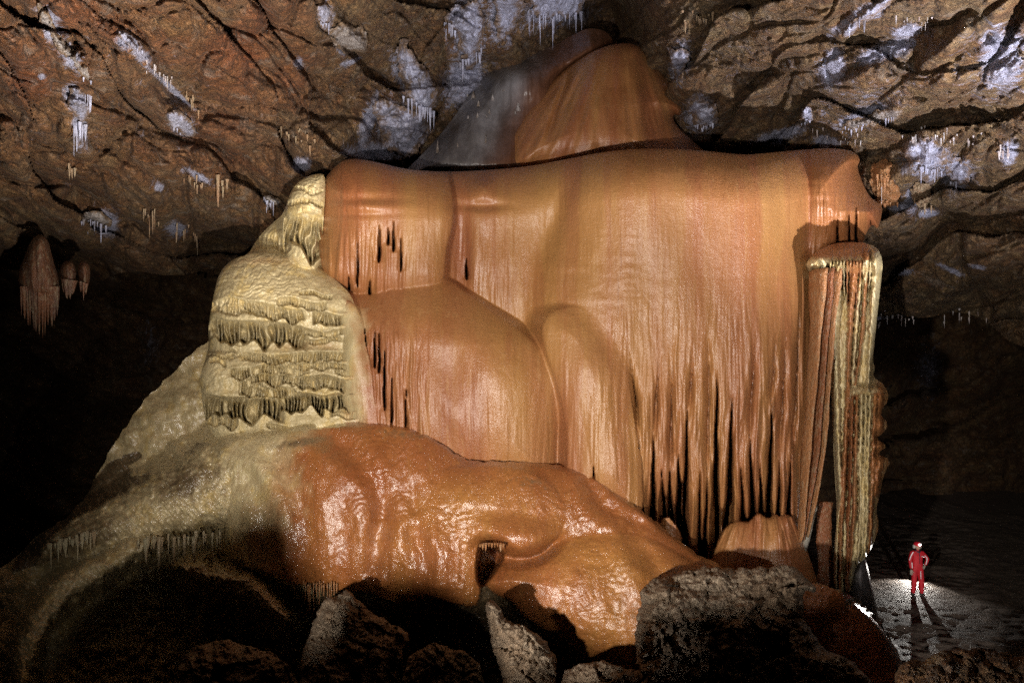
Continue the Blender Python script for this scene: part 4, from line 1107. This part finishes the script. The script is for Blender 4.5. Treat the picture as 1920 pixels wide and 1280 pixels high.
crust([(700, 190), (722, 185), (750, 200), (790, 205), (812, 225), (800, 270), (770, 300), (730, 292), (712, 250), (698, 215)], .35, 30, 'broad white calcite patch just above the left end of the great wall', M_CALC, seed=1)
crust([(742, 75), (765, 72), (775, 100), (800, 130), (818, 150), (826, 180), (812, 215), (785, 222), (768, 190), (752, 150), (740, 110)], .6, 26, 'bluish white hanging calcite tongue with fringed lower edge left of the grey ramp', M_CALC, [(752, 180, 815, 215, 16, 16, 42, 2.4)], seed=2)
crust([(836, 20), (860, 0), (905, 0), (912, 50), (905, 95), (888, 128), (872, 148), (862, 110), (858, 70), (838, 52)], .6, 24, 'white calcite cascade hanging at the top edge left of the dark gap', M_CALC, [(832, 45, 858, 62, 7, 14, 32, 2), (862, 120, 905, 100, 10, 16, 46, 2.6)], seed=3)
crust([(922, -20), (975, -25), (985, 20), (968, 55), (940, 85), (926, 50)], .4, 24, 'lavender white calcite sheet between the cascade and the fringe at the top', M_CALC, seed=4)
crust([(985, -25), (1105, -25), (1098, 22), (1070, 40), (1040, 30), (1018, 45), (992, 20)], .5, 20, 'wide white calcite fringe with straws right above the grey ramp', M_CALC, [(990, 20, 1040, 42, 16, 22, 58, 1.7), (1040, 36, 1098, 24, 12, 16, 36, 1.7)], seed=5)
crust([(592, 10), (612, 2), (626, 22), (618, 48), (604, 62), (594, 40)], .3, 12, 'small bright calcite drip beside the ochre pocket at the top', M_CALC, [(598, 45, 618, 50, 4, 10, 24, 1.8)], seed=6)
crust([(612, 60), (630, 42), (662, 40), (690, 62), (694, 92), (668, 104), (640, 98), (622, 85)], .45, 24, 'smooth ochre and white knob of calcite in a dark pocket', M_CALC2, seed=7)
crust([(1256, 85), (1290, 88), (1294, 120), (1278, 155), (1262, 140), (1254, 112)], .25, 20, 'speckled white calcite patch right of the dome top', M_CALC, seed=8)
crust([(1285, 178), (1318, 176), (1345, 200), (1350, 235), (1330, 246), (1302, 240), (1290, 215)], .35, 22, 'white calcite cushion fringed with short teeth right of the dome', M_CALC, [(1296, 240, 1346, 242, 11, 8, 20, 2.2)], seed=9)
crust([(1690, 262), (1740, 250), (1772, 262), (1778, 300), (1758, 345), (1735, 352), (1720, 318), (1694, 302)], .3, 30, 'large white calcite splash with yellowish drips at the right of the ceiling', M_CALC, [(1725, 320, 1770, 325, 12, 14, 40, 2.2)], seed=10)
crust([(1776, 290), (1815, 296), (1826, 325), (1812, 350), (1785, 345), (1772, 320)], .25, 22, 'rounded white calcite patch right of the large splash', M_CALC, [(1780, 345, 1815, 348, 6, 6, 14, 1.6)], seed=11)
crust([(1575, 62), (1592, 40), (1630, 8), (1668, -16), (1690, -10), (1650, 22), (1612, 52), (1586, 72)], .5, 14, 'slanting grey white calcite rib near the top right', M_CALC, [(1582, 68, 1650, 26, 9, 8, 22, 2)], seed=12)
crust([(1570, 240), (1610, 215), (1650, 205), (1700, 200), (1690, 222), (1640, 236), (1596, 250)], .3, 14, 'pale flat calcite shelf with tiny teeth on the right ceiling', M_CALC2, [(1578, 248, 1690, 224, 20, 6, 16, 1.6)], seed=13)
crust([(1498, 205), (1514, 196), (1524, 205), (1520, 232), (1506, 238)], .3, 10, 'little white drapery tuft above the right end of the wall', M_CALC, [(1502, 232, 1520, 232, 4, 6, 16, 1.8)], seed=14)
crust([(130, 160), (150, 165), (172, 185), (170, 215), (152, 240), (138, 220), (126, 185)], .3, 16, 'lavender calcite drip upper part of the long left stalactite', M_CALC, [(136, 235, 164, 240, 9, 28, 62, 2.6), (158, 180, 172, 190, 4, 18, 34, 1.6)], seed=15)
crust([(66, 0), (82, 8), (100, 45), (128, 85), (168, 130), (176, 155), (160, 152), (112, 100), (84, 60), (70, 30)], .22, 14, 'long whitish calcite streak at the far upper left', M_CALC2, [(155, 150, 176, 156, 5, 10, 22, 1.6)], seed=16)
crust([(210, 50), (228, 52), (262, 75), (268, 98), (250, 100), (228, 78)], .25, 12, 'small lavender calcite drip above the row of straws on the left', M_CALC, [(255, 95, 270, 100, 3, 8, 14, 1.4)], seed=17)
crust([(310, 208), (334, 202), (360, 225), (372, 255), (352, 258), (330, 244), (312, 230)], .3, 14, 'white calcite blob on the left ceiling below the row of straws', M_CALC, [(325, 245, 340, 250, 3, 6, 12, 1.6)], seed=18)
crust([(488, 368), (505, 362), (530, 376), (522, 386), (496, 380)], .4, 8, 'pale curved fringe beside the top of the cream tower', M_CALC2, [(492, 378, 526, 384, 14, 10, 30, 1.6)], seed=19)
crust([(148, 398), (180, 392), (212, 408), (206, 428), (172, 424), (150, 412)], .4, 12, 'grey fringe of stalactites in the dim lower left ceiling', M_CALC2, [(150, 415, 208, 428, 15, 10, 34, 1.8)], seed=20)
crust([(1838, 492), (1862, 498), (1842, 506), (1822, 500), (1808, 494)], .15, 5, 'thin white calcite streak on a reddish patch at the right', M_CALC, seed=21)
crust([(1636, 298), (1668, 300), (1676, 330), (1650, 345), (1630, 330)], .4, 16, 'brown fluted lobe touching the right shoulder of the wall, upper one', M_TUBE['tan'], [(1636, 335, 1672, 335, 10, 10, 26, 3)], cat='drapery', seed=22, tooth_mk='tan', name='hanging_lobe', flute_amp=.16)
crust([(1628, 330), (1665, 325), (1690, 345), (1688, 385), (1650, 392), (1632, 360)], .5, 16, 'brown fluted lobe beside the right shoulder of the wall, lower one', M_TUBE['tan'], [(1636, 380, 1686, 385, 10, 10, 30, 3)], cat='drapery', seed=23, tooth_mk='tan', name='hanging_lobe', flute_amp=.16)
crust([(1700, 345), (1745, 340), (1752, 368), (1738, 392), (1712, 385)], .4, 16, 'tan drapery lobe with a white tip under the large splash', M_TUBE['strawtan'], [(1705, 380, 1748, 385, 8, 8, 22, 2.6)], cat='drapery', seed=24, tooth_mk='strawtan', name='hanging_lobe', flute_amp=.1)
# medusa-like draperies on the far left, their dimness put into a dark colour
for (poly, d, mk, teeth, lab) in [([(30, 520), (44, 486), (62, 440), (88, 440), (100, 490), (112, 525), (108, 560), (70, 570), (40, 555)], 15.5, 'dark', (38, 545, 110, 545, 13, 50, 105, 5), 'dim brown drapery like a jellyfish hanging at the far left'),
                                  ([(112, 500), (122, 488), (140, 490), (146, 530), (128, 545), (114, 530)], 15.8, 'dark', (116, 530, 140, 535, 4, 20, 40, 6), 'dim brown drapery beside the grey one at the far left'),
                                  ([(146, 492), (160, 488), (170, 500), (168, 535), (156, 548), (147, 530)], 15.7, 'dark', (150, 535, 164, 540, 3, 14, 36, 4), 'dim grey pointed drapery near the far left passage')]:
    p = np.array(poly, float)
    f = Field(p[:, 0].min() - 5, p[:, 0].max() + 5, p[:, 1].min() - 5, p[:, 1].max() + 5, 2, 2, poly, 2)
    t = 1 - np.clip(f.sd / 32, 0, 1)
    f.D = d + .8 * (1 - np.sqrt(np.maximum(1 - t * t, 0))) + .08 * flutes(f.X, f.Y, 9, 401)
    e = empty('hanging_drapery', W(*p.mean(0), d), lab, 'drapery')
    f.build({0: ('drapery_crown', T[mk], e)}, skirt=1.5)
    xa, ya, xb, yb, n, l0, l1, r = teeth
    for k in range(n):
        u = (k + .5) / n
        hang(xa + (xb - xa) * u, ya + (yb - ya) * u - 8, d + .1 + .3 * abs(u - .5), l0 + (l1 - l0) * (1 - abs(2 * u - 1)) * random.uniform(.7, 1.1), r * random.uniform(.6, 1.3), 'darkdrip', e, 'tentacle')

# loose straws and stalactites straight on the rock
rows = [((275, 120, 330, 155), 12, 8, 24, 1.3, 'straw', 'thin straws in the slanting upper left row', 'slanting row of straws'),
        ((345, 165, 378, 215), 10, 14, 34, 1.8, 'strawtan', 'tan straws ending the slanting left row', 'tan straws ending the row'),
        ((345, 335, 385, 345), 9, 10, 22, 1.6, 'strawtan', 'short stalactites on the middle left ledge', 'stalactites on the middle ledge'),
        ((408, 330, 426, 335), 5, 28, 50, 3.0, 'strawtan', 'tan stalactites above and left of the cream tower', 'tan cluster above the tower'),
        ((520, 240, 600, 262), 14, 8, 24, 2.0, 'strawtan', 'small ochre stalactites above the cream tower top', 'ochre stalactites'),
        ((268, 395, 300, 405), 8, 20, 44, 1.4, 'strawtan', 'dim brown straws above the left passage', 'dim straws'),
        ((330, 430, 380, 445), 10, 10, 28, 1.6, 'strawtan', 'dim straws at the lower left ceiling edge', 'dim grey straws'),
        ((120, 305, 145, 320), 4, 26, 52, 3.2, 'strawtan', 'drooping tan stalactites under the long left drip', 'drooping stalactites'),
        ((1520, 252, 1620, 262), 12, 8, 20, 1.5, 'straw', 'small white stalactites above the right wall end', 'row above the wall'),
        ((1690, 250, 1840, 256), 22, 6, 24, 1.3, 'straw', 'white straws under the long right ledge', 'straws under the right ledge'),
        ((1680, 36, 1760, 44), 9, 6, 18, 1.3, 'straw', 'white straws at the top right', 'straws at top right'),
        ((1640, 595, 1720, 592), 14, 6, 20, 1.4, 'straw', 'pale straws rimming the right passage beside the column', 'straws at the passage rim'),
        ((1770, 585, 1850, 592), 10, 8, 30, 1.3, 'straw', 'pale straws further right along the passage rim', 'straws further along the rim'),
        ((1652, 335, 1658, 380), 2, 40, 70, 1.0, 'straw', 'very long straws beside the brown fluted lobes', 'long straws'),
        ((1728, 395, 1752, 398), 3, 8, 22, 1.2, 'straw', 'tiny straws under the small white right ledge', 'tiny straws'),
        ((1868, 280, 1900, 285), 7, 14, 30, 1.8, 'straw', 'white stalactites at the right picture edge', 'right edge stalactites'),
        ((1280, 30, 1340, 34), 12, 8, 20, 2.2, 'strawtan', 'tan teeth on the ledge right of the dark gap', 'teeth right of the gap')]
for (xa, ya, xb, yb), n, l0, l1, r, mk, lab, grp in rows:
    items = []
    for k in range(n):
        u = min(max((k + random.uniform(-1.2, 1.8)) / n, 0), 1)
        px, py = xa + (xb - xa) * u, ya + (yb - ya) * u + random.gauss(0, 7)
        ln = (l0 * .5 + (l1 - l0 * .5) * random.random() ** 1.8) * random.choice((.8, 1, 1.25))
        items.append((px, hang(px, py, float(ceil_at(px, py)) - .12, ln, r * random.uniform(.6, 1.5), mk)))
    label_row(items, lab, grp, 'stalactite')

# ------------------------------------------------------------------ rocks in the foreground
def facets(x, y, seed):
    ix = np.floor(x); iy = np.floor(y); best = np.full(x.shape, 9.0); out = np.zeros(x.shape)
    for dx in (-1, 0, 1):
        for dy in (-1, 0, 1):
            cx = ix + dx; cy = iy + dy
            ox = x - cx - _hash(cx, cy, seed + 3); oy = y - cy - _hash(cx, cy, seed + 91)
            d = np.hypot(ox, oy)
            v = ox * (_hash(cx, cy, seed + 5) - .5) * 2.4 + oy * (_hash(cx, cy, seed + 6) - .5) * 2.4 + (_hash(cx, cy, seed + 7) - .5) * .8
            out = np.where(d < best, v, out); best = np.minimum(best, d)
    return out


def boulder(poly, D0, k, R, label, seed, tilt=(0, 0), amp=.35, mat=None, res=2.0, smooth=1, strata=.12):
    p = np.array(poly, float)
    f = Field(p[:, 0].min() - 8, p[:, 0].max() + 8, p[:, 1].min() - 8, p[:, 1].max() + 8, res, res, poly, smooth, 9, seed)
    X, Y = f.X, f.Y
    t = 1 - np.clip(f.sd / R, 0, 1)
    c = p.mean(0)
    f.D = D0 + tilt[0] * (X - c[0]) + tilt[1] * (Y - c[1]) + k * (1 - np.sqrt(np.maximum(1 - t * t, 0))) + amp * fbm(X / 70, Y / 60, 6, seed, .58) + .25 * amp * fbm(X / 14, Y / 12, 4, seed + 1, .6, True)
    f1, f2 = worley(X / 60, Y / 50, seed + 2)
    wx_ = X + 14 * fbm(X / 40, Y / 40, 3, seed + 5); wy_ = Y + 14 * fbm(X / 40, Y / 40, 3, seed + 6)
    f.D += amp * (.75 * facets(wx_ / 74, wy_ / 58, seed + 7) + .28 * facets(wx_ / 27, wy_ / 22, seed + 8)) + .3 * amp * f1 + .45 * amp * fbm(X / 46, Y / 34, 4, seed + 3, .55, True) + strata * (((X * .55 - Y * .83) / 34 + 1.2 * perlin(X / 90, Y / 90, seed + 4)) % 1.0) ** 2
    o = f.build({0: ('boulder', mat or M_MUD, None)}, skirt=1.2)[0]
    return tag(o, label, 'rock')


boulder([(563, 1240), (572, 1205), (582, 1175), (598, 1135), (616, 1120), (636, 1110), (652, 1102), (668, 1122), (700, 1148), (742, 1172), (772, 1190), (752, 1225), (735, 1310), (560, 1310)], 9.0, .7, 60, 'jagged grey boulder at the bottom left of centre with one sunlit edge'.replace('sunlit', 'brightly lit'), 501, (.004, -.003))
boulder([(908, 1132), (922, 1122), (940, 1140), (952, 1162), (1000, 1178), (1034, 1212), (1046, 1250), (1040, 1310), (950, 1310), (926, 1220), (914, 1165)], 8.6, .6, 50, 'pale pointed boulder at the bottom centre below the dark hole', 502, (.003, -.003))
boulder([(1196, 1140), (1204, 1100), (1224, 1082), (1262, 1076), (1290, 1068), (1330, 1060), (1380, 1066), (1430, 1062), (1480, 1056), (1502, 1068), (1516, 1090), (1536, 1108), (1504, 1108), (1508, 1150), (1530, 1195), (1570, 1235), (1610, 1310), (1200, 1320), (1190, 1200)], 9.0, 1.0, 80, 'large muddy grey outcrop in front of the drip fan', 503, (.002, -.006), .4)
boulder([(1676, 1262), (1684, 1246), (1702, 1238), (1742, 1234), (1752, 1220), (1790, 1216), (1840, 1214), (1880, 1222), (1940, 1228), (1990, 1236), (1990, 1340), (1680, 1340)], 6.6, .5, 50, 'brown layered rock in the bottom right corner', 504, (.001, -.004), .25, M_ROCK)

boulder([(1050, 1262), (1078, 1244), (1120, 1238), (1160, 1246), (1210, 1262), (1240, 1290), (1240, 1340), (1040, 1340)], 8.2, .5, 40, 'low brown rubble block at the bottom edge left of the muddy outcrop', 505, (.001, -.003), .3)
boulder([(758, 1236), (790, 1212), (826, 1204), (862, 1216), (900, 1240), (912, 1290), (910, 1340), (750, 1340)], 8.4, .5, 40, 'dark rubble block at the bottom edge between the two pointed boulders', 506, (.001, -.003), .3)
boulder([(330, 1240), (372, 1206), (420, 1196), (470, 1210), (520, 1226), (560, 1260), (560, 1340), (320, 1340)], 8.8, .6, 50, 'dim rock at the bottom edge left of the jagged grey boulder', 507, (.001, -.003), .35)
boulder([(1500, 1232), (1530, 1214), (1566, 1222), (1606, 1246), (1640, 1276), (1650, 1340), (1490, 1340)], 8.6, .5, 40, 'dim rock at the bottom edge right of the muddy outcrop', 508, (.001, -.003), .3)

# ------------------------------------------------------------------ the caver
FEET = W(1720, 1117, 22) + Vector((0, 0, -.03))
GP = empty('person', FEET, 'caver in a red suit and red helmet standing with a hand on the hip', 'person')
M_RED = mat_plain('red_suit', (.62, .018, .03), .55, .03, 14, .45)
M_SKIN = mat_plain('skin', (.52, .30, .21), .5, 0, 20, .1)
M_GLOVE = mat_plain('dusty_glove', (.36, .30, .24), .7, 0, 20, .2)
M_BOOT = mat_plain('dark_boot', (.05, .04, .035), .6, 0, 20, .2)
M_NAVY = mat_plain('dark_collar', (.03, .03, .05), .6, 0, 20, .1)
M_HELM = mat_plain('red_helmet', (.60, .02, .035), .3, 0, 20, .1, .6)
M_HAIR = mat_plain('pale_hair', (.50, .47, .43), .6, 0, 20, .2)
M_STRIPE = mat_plain('reflective_stripe', (.85, .83, .85), .3, 0, 20, .05, .7)
M_LAMP = mat_emit('lit_lamp', (1, 1, 1), 10)


def skin_mesh(name, verts, edges, radii, mat, parent, sub=2, root=0):
    me = bpy.data.meshes.new(name); me.from_pydata(verts, edges, [])
    o = bpy.data.objects.new(name, me); COL.objects.link(o)
    md = o.modifiers.new('skin', 'SKIN'); md.use_smooth_shade = True
    sb = o.modifiers.new('sub', 'SUBSURF'); sb.levels = sub; sb.render_levels = sub
    sv = me.skin_vertices[0].data
    for i, r in enumerate(radii):
        sv[i].radius = r if isinstance(r, tuple) else (r, r)
        sv[i].use_root = (i == root)
    dg = bpy.context.evaluated_depsgraph_get()
    dg.update()
    nm = bpy.data.meshes.new_from_object(o.evaluated_get(dg))
    bpy.data.objects.remove(o); bpy.data.meshes.remove(me)
    nm.name = name
    nm.materials.clear()
    r = bpy.data.objects.new(name, nm); COL.objects.link(r); nm.materials.append(mat)
    r.parent = parent
    return r


# facing the camera (-Y); x positive = picture right
bv = [(0, 0, .95), (0, -.005, 1.10), (0, 0, 1.28), (0, .01, 1.42), (0, 0, 1.50), (-.01, -.02, 1.58),
      (-.09, 0, .90), (-.125, -.03, .50), (-.14, .0, .10), (.09, 0, .90), (.115, -.03, .50), (.14, .0, .10),
      (-.17, .01, 1.42), (-.235, .0, 1.17), (-.235, -.06, .93), (.17, .01, 1.42), (.36, .04, 1.22), (.215, -.07, 1.05)]
be_ = [(0, 1), (1, 2), (2, 3), (3, 4), (4, 5), (0, 6), (6, 7), (7, 8), (0, 9), (9, 10), (10, 11), (3, 12), (12, 13), (13, 14), (3, 15), (15, 16), (16, 17)]
br = [(.155, .115), (.155, .11), (.175, .12), (.15, .10), (.06, .06), (.05, .055), (.105, .11), (.08, .085), (.062, .065), (.105, .11), (.08, .085), (.062, .065), .075, .058, .046, .075, .058, .046]
suit = skin_mesh('suit', bv, be_, br, M_RED, GP)
# head
def ell(name, c, r, mat, parent, zmin=-2, n=(16, 20), fn=None):
    u = np.linspace(0, np.pi, n[0]); v = np.linspace(0, 2 * np.pi, n[1] + 1)[:-1]
    U, V = np.meshgrid(u, v, indexing='ij')
    x = np.sin(U) * np.cos(V); y = np.sin(U) * np.sin(V); z = np.maximum(np.cos(U), zmin)
    P = np.stack([x, y, z], -1).reshape(-1, 3)
    if fn is not None: P = fn(P)
    co = P * np.array(r) + np.array(c)
    nv = n[1]; q = []
    for i in range(n[0] - 1):
        for j in range(nv):
            a = i * nv + j; b = i * nv + (j + 1) % nv
            q.append((a, a + nv, b + nv, b))
    o = link(name, np_mesh(name, co, q), mat)
    o.parent = parent
    return o


def face(P):
    P = P.copy()
    x, y, z = P[:, 0], P[:, 1], P[:, 2]
    P[:, 1] -= .30 * np.exp(-(x / .16) ** 2 - ((z + .12) / .16) ** 2) * (y < 0)     # nose
    P[:, 1] += .14 * (np.exp(-((x - .36) / .2) ** 2 - ((z - .1) / .13) ** 2) + np.exp(-((x + .36) / .2) ** 2 - ((z - .1) / .13) ** 2)) * (y < 0)   # eye sockets
    P[:, 1] -= .10 * np.exp(-(x / .3) ** 2 - ((z + .5) / .12) ** 2) * (y < 0)        # lips
    P[:, 0] *= 1 - .22 * sstep(-.1, -1, z)                                          # jaw
    return P
HC = (-.01, -.03, 1.645)
head = ell('head', HC, (.078, .098, .118), M_SKIN, GP, fn=face, n=(28, 36))
for s_ in (-1, 1):
    ell('ear', (HC[0] + s_ * .078, HC[1] + .01, HC[2]), (.012, .022, .034), M_SKIN, head, n=(8, 10))
    ell('eye', (HC[0] + s_ * .030, HC[1] - .084, HC[2] + .014), (.012, .008, .007), M_NAVY, head, n=(8, 10))
ell('mouth', (HC[0], HC[1] - .088, HC[2] - .058), (.026, .010, .005), mat_plain('lips', (.36, .12, .10), .5), head, n=(8, 10))
def tuft(P):
    return P * (1 + .25 * np.sin(P[:, :1] * 9 + P[:, 2:] * 11) * np.cos(P[:, 1:2] * 10))
for s_ in (-1, 1):
    ell('hair', (HC[0] + s_ * .096, HC[1] + .035, HC[2] - .012), (.036, .055, .062), M_HAIR, head, fn=tuft, n=(14, 18))
helm = ell('helmet', (HC[0], HC[1] + .012, HC[2] + .045), (.108, .130, .105), M_HELM, GP, zmin=-.05, n=(16, 24))
ell('helmet_brim', (HC[0], HC[1] + .0, HC[2] + .045), (.118, .150, .012), M_HELM, helm, n=(8, 24))
ell('headlamp', (HC[0], HC[1] - .125, HC[2] + .085), (.038, .022, .030), M_LAMP, helm, n=(10, 14))
# collar, belt, zip, badge, stripes
lk_ = lambda nme, pts, r, mat, par=GP, flat=1.0: (lambda o_: setattr(o_, 'parent', par))(link(nme, tube_mesh(nme, pts, r, 8, 0, flat), mat))
lk_('collar', [(-.07, -.03, 1.50), (0, -.09, 1.47), (.07, -.03, 1.50), (0, .06, 1.53), (-.07, -.03, 1.50)], [.02] * 5, M_NAVY, suit)
lk_('zip', [(.0, -.105, 1.47), (.005, -.128, 1.30), (.0, -.118, 1.10)], [.010, .008, .006], M_NAVY, suit)
lk_('badge', [(.07, -.125, 1.345), (.125, -.112, 1.345)], [.014, .014], M_STRIPE, suit)
lk_('reflective_stripe', [(-.165, -.06, 1.47), (-.225, -.045, 1.35), (-.275, -.035, 1.20)], [.016, .014, .012], M_STRIPE, suit)
lk_('reflective_stripe', [(-.215, -.062, 1.14), (-.215, -.085, 1.04), (-.222, -.10, .96)], [.014, .014, .012], M_STRIPE, suit)
lk_('reflective_stripe', [(.20, -.062, 1.355), (.285, -.045, 1.27), (.24, -.09, 1.15), (.205, -.11, 1.09)], [.013, .013, .014, .012], M_STRIPE, suit)
lk_('reflective_stripe', [(.045, -.11, .88), (.05, -.105, .74), (.055, -.10, .62)], [.010, .012, .008], M_STRIPE, suit)
for s_, x in ((-1, -.14), (1, .14)):
    skin_mesh('boot', [(x, .0, .20), (x, .01, .07), (x + s_ * .015, -.10, .045), (x + s_ * .02, -.17, .035)], [(0, 1), (1, 2), (2, 3)], [.068, .062, .05, .036], M_BOOT, GP, 2)


def hand(base, wrist, dirs, mirror):
    b = Vector(base)
    vs = [tuple(wrist), tuple(b)]; es = [(0, 1)]; rs_ = [.034, .038]
    for (d0, d1, L1, L2, r) in dirs:
        i = len(vs)
        k = b + Vector(d0)
        vs += [tuple(k), tuple(k + Vector(d1).normalized() * L1), tuple(k + Vector(d1).normalized() * L1 + (Vector(d1) + Vector((-mirror * .3, -.4, -.2))).normalized() * L2)]
        es += [(1, i), (i, i + 1), (i + 1, i + 2)]; rs_ += [r * 1.2, r, r * .8]
    return skin_mesh('hand', vs, es, rs_, M_GLOVE, GP, 1, 1)


hand((-.24, -.075, .86), (-.236, -.062, .925), [((-.032, -.005, -.035), (-.1, -.1, -1), .045, .035, .0105), ((-.011, -.01, -.042), (0, -.1, -1), .05, .04, .011), ((.011, -.01, -.042), (.1, -.1, -1), .048, .036, .011), ((.032, -.005, -.035), (.2, -.1, -1), .038, .028, .0095), ((.036, -.02, .0), (.6, -.4, -.8), .035, .028, .012)], -1)
hand((.175, -.118, 1.01), (.215, -.075, 1.05), [((-.028, -.012, .024), (-1, -.25, .1), .04, .03, .0105), ((-.034, -.012, .004), (-1, -.25, -.1), .045, .034, .011), ((-.032, -.010, -.016), (-1, -.25, -.3), .042, .03, .011), ((-.022, -.008, -.034), (-.8, -.25, -.6), .034, .025, .0095), ((.0, .01, .036), (-.3, .5, .8), .034, .026, .012)], 1)
for o_ in list(GP.children):
    pass

# ------------------------------------------------------------------ unseen rock ridges below the frame, crests shaped to throw the bottom shadows
def shadow_ridge(name, light, dist, prof, label, seed, thick=1.0):
    """unseen shadow-casting rock whose crest stands `dist` metres in front of the camera; prof = shadow edge wanted on the surfaces beyond (pixel x, y, depth)"""
    xs, zs = [], []
    for (px, py, d) in prof:
        p = W(px, py, d); t = (dist - light.y) / (p.y - light.y)
        q = light + (p - light) * t
        xs.append(q.x); zs.append(q.z)
    xs = np.array(xs); zs = np.array(zs)
    X = np.linspace(xs[0], xs[-1], 160)
    Zc = np.interp(X, xs, zs) + .02 * fbm(X * 6, 0 * X, 4, seed)
    V = np.linspace(-1, 1, 40)
    co = []
    for v in V:
        fall = (abs(v) ** 1.6) * (1.5 if v < 0 else 2.2)
        y = dist + v * thick + .10 * fbm(X * 2, X * 0 + v * 2, 4, seed + 1)
        z = Zc - fall + (.08 * fbm(X * 3, X * 0 + v * 4, 4, seed + 2) * min(1, abs(v) * 4))
        co.append(np.stack([X, y, z], -1))
    co = np.array(co); ny, nx = co.shape[:2]
    idx = np.arange(ny * nx).reshape(ny, nx)
    Q = np.stack([idx[:-1, :-1], idx[:-1, 1:], idx[1:, 1:], idx[1:, :-1]], -1).reshape(-1, 4)
    return tag(link(name, np_mesh(name, co.reshape(-1, 3), Q), M_MUD), label, 'rock')


shadow_ridge('boulder', KEY, 2.6, [(-700, 1000, 13), (-100, 1330, 11), (30, 1300, 10.8), (62, 1215, 11.2), (104, 1146, 11.7), (150, 1100, 12.1), (210, 1060, 12.4), (266, 1030, 12.6), (330, 1000, 12.7), (410, 985, 12.5), (440, 955, 12.5), (480, 948, 12.5), (530, 960, 12.4), (552, 1000, 12.3), (560, 1060, 12.2), (566, 1200, 9), (598, 1215, 9), (608, 1120, 9), (640, 1106, 9), (770, 1112, 9),
                                     (890, 1130, 11.8), (906, 1120, 8.6), (914, 1255, 8.6), (985, 1262, 8.6), (1040, 1225, 8.6), (1110, 1215, 11.4), (1180, 1238, 11.2), (1212, 1130, 9), (1300, 1120, 9), (1420, 1128, 9), (1500, 1110, 9), (1600, 1150, 12.5), (1670, 1150, 13), (1690, 1330, 6.6), (2050, 1340, 6.6)], 'unseen rock ridge below the picture shaped to block the key strobe', 601, .7)
shadow_ridge('boulder', FILL, 2.4, [(-900, 1330, 11), (30, 1300, 10.8), (104, 1146, 11.7), (210, 1060, 12.4), (330, 1000, 12.7), (415, 970, 12.5), (440, 946, 12.5), (490, 940, 12.5), (535, 956, 12.4), (556, 1010, 12.2), (566, 1190, 9), (594, 1210, 9), (606, 1115, 9), (740, 1112, 9), (890, 1130, 11.8), (908, 1120, 8.6), (916, 1250, 8.6), (985, 1255, 8.6), (1040, 1215, 8.6), (1110, 1205, 11.4), (1180, 1200, 10.5), (1212, 1120, 9), (1300, 1112, 9), (1420, 1120, 9), (1500, 1100, 9), (1600, 1110, 12.5), (1700, 1080, 14), (2300, 1080, 14)], 'unseen rock ridge below the picture shaped to block the fill strobe', 611, .7)
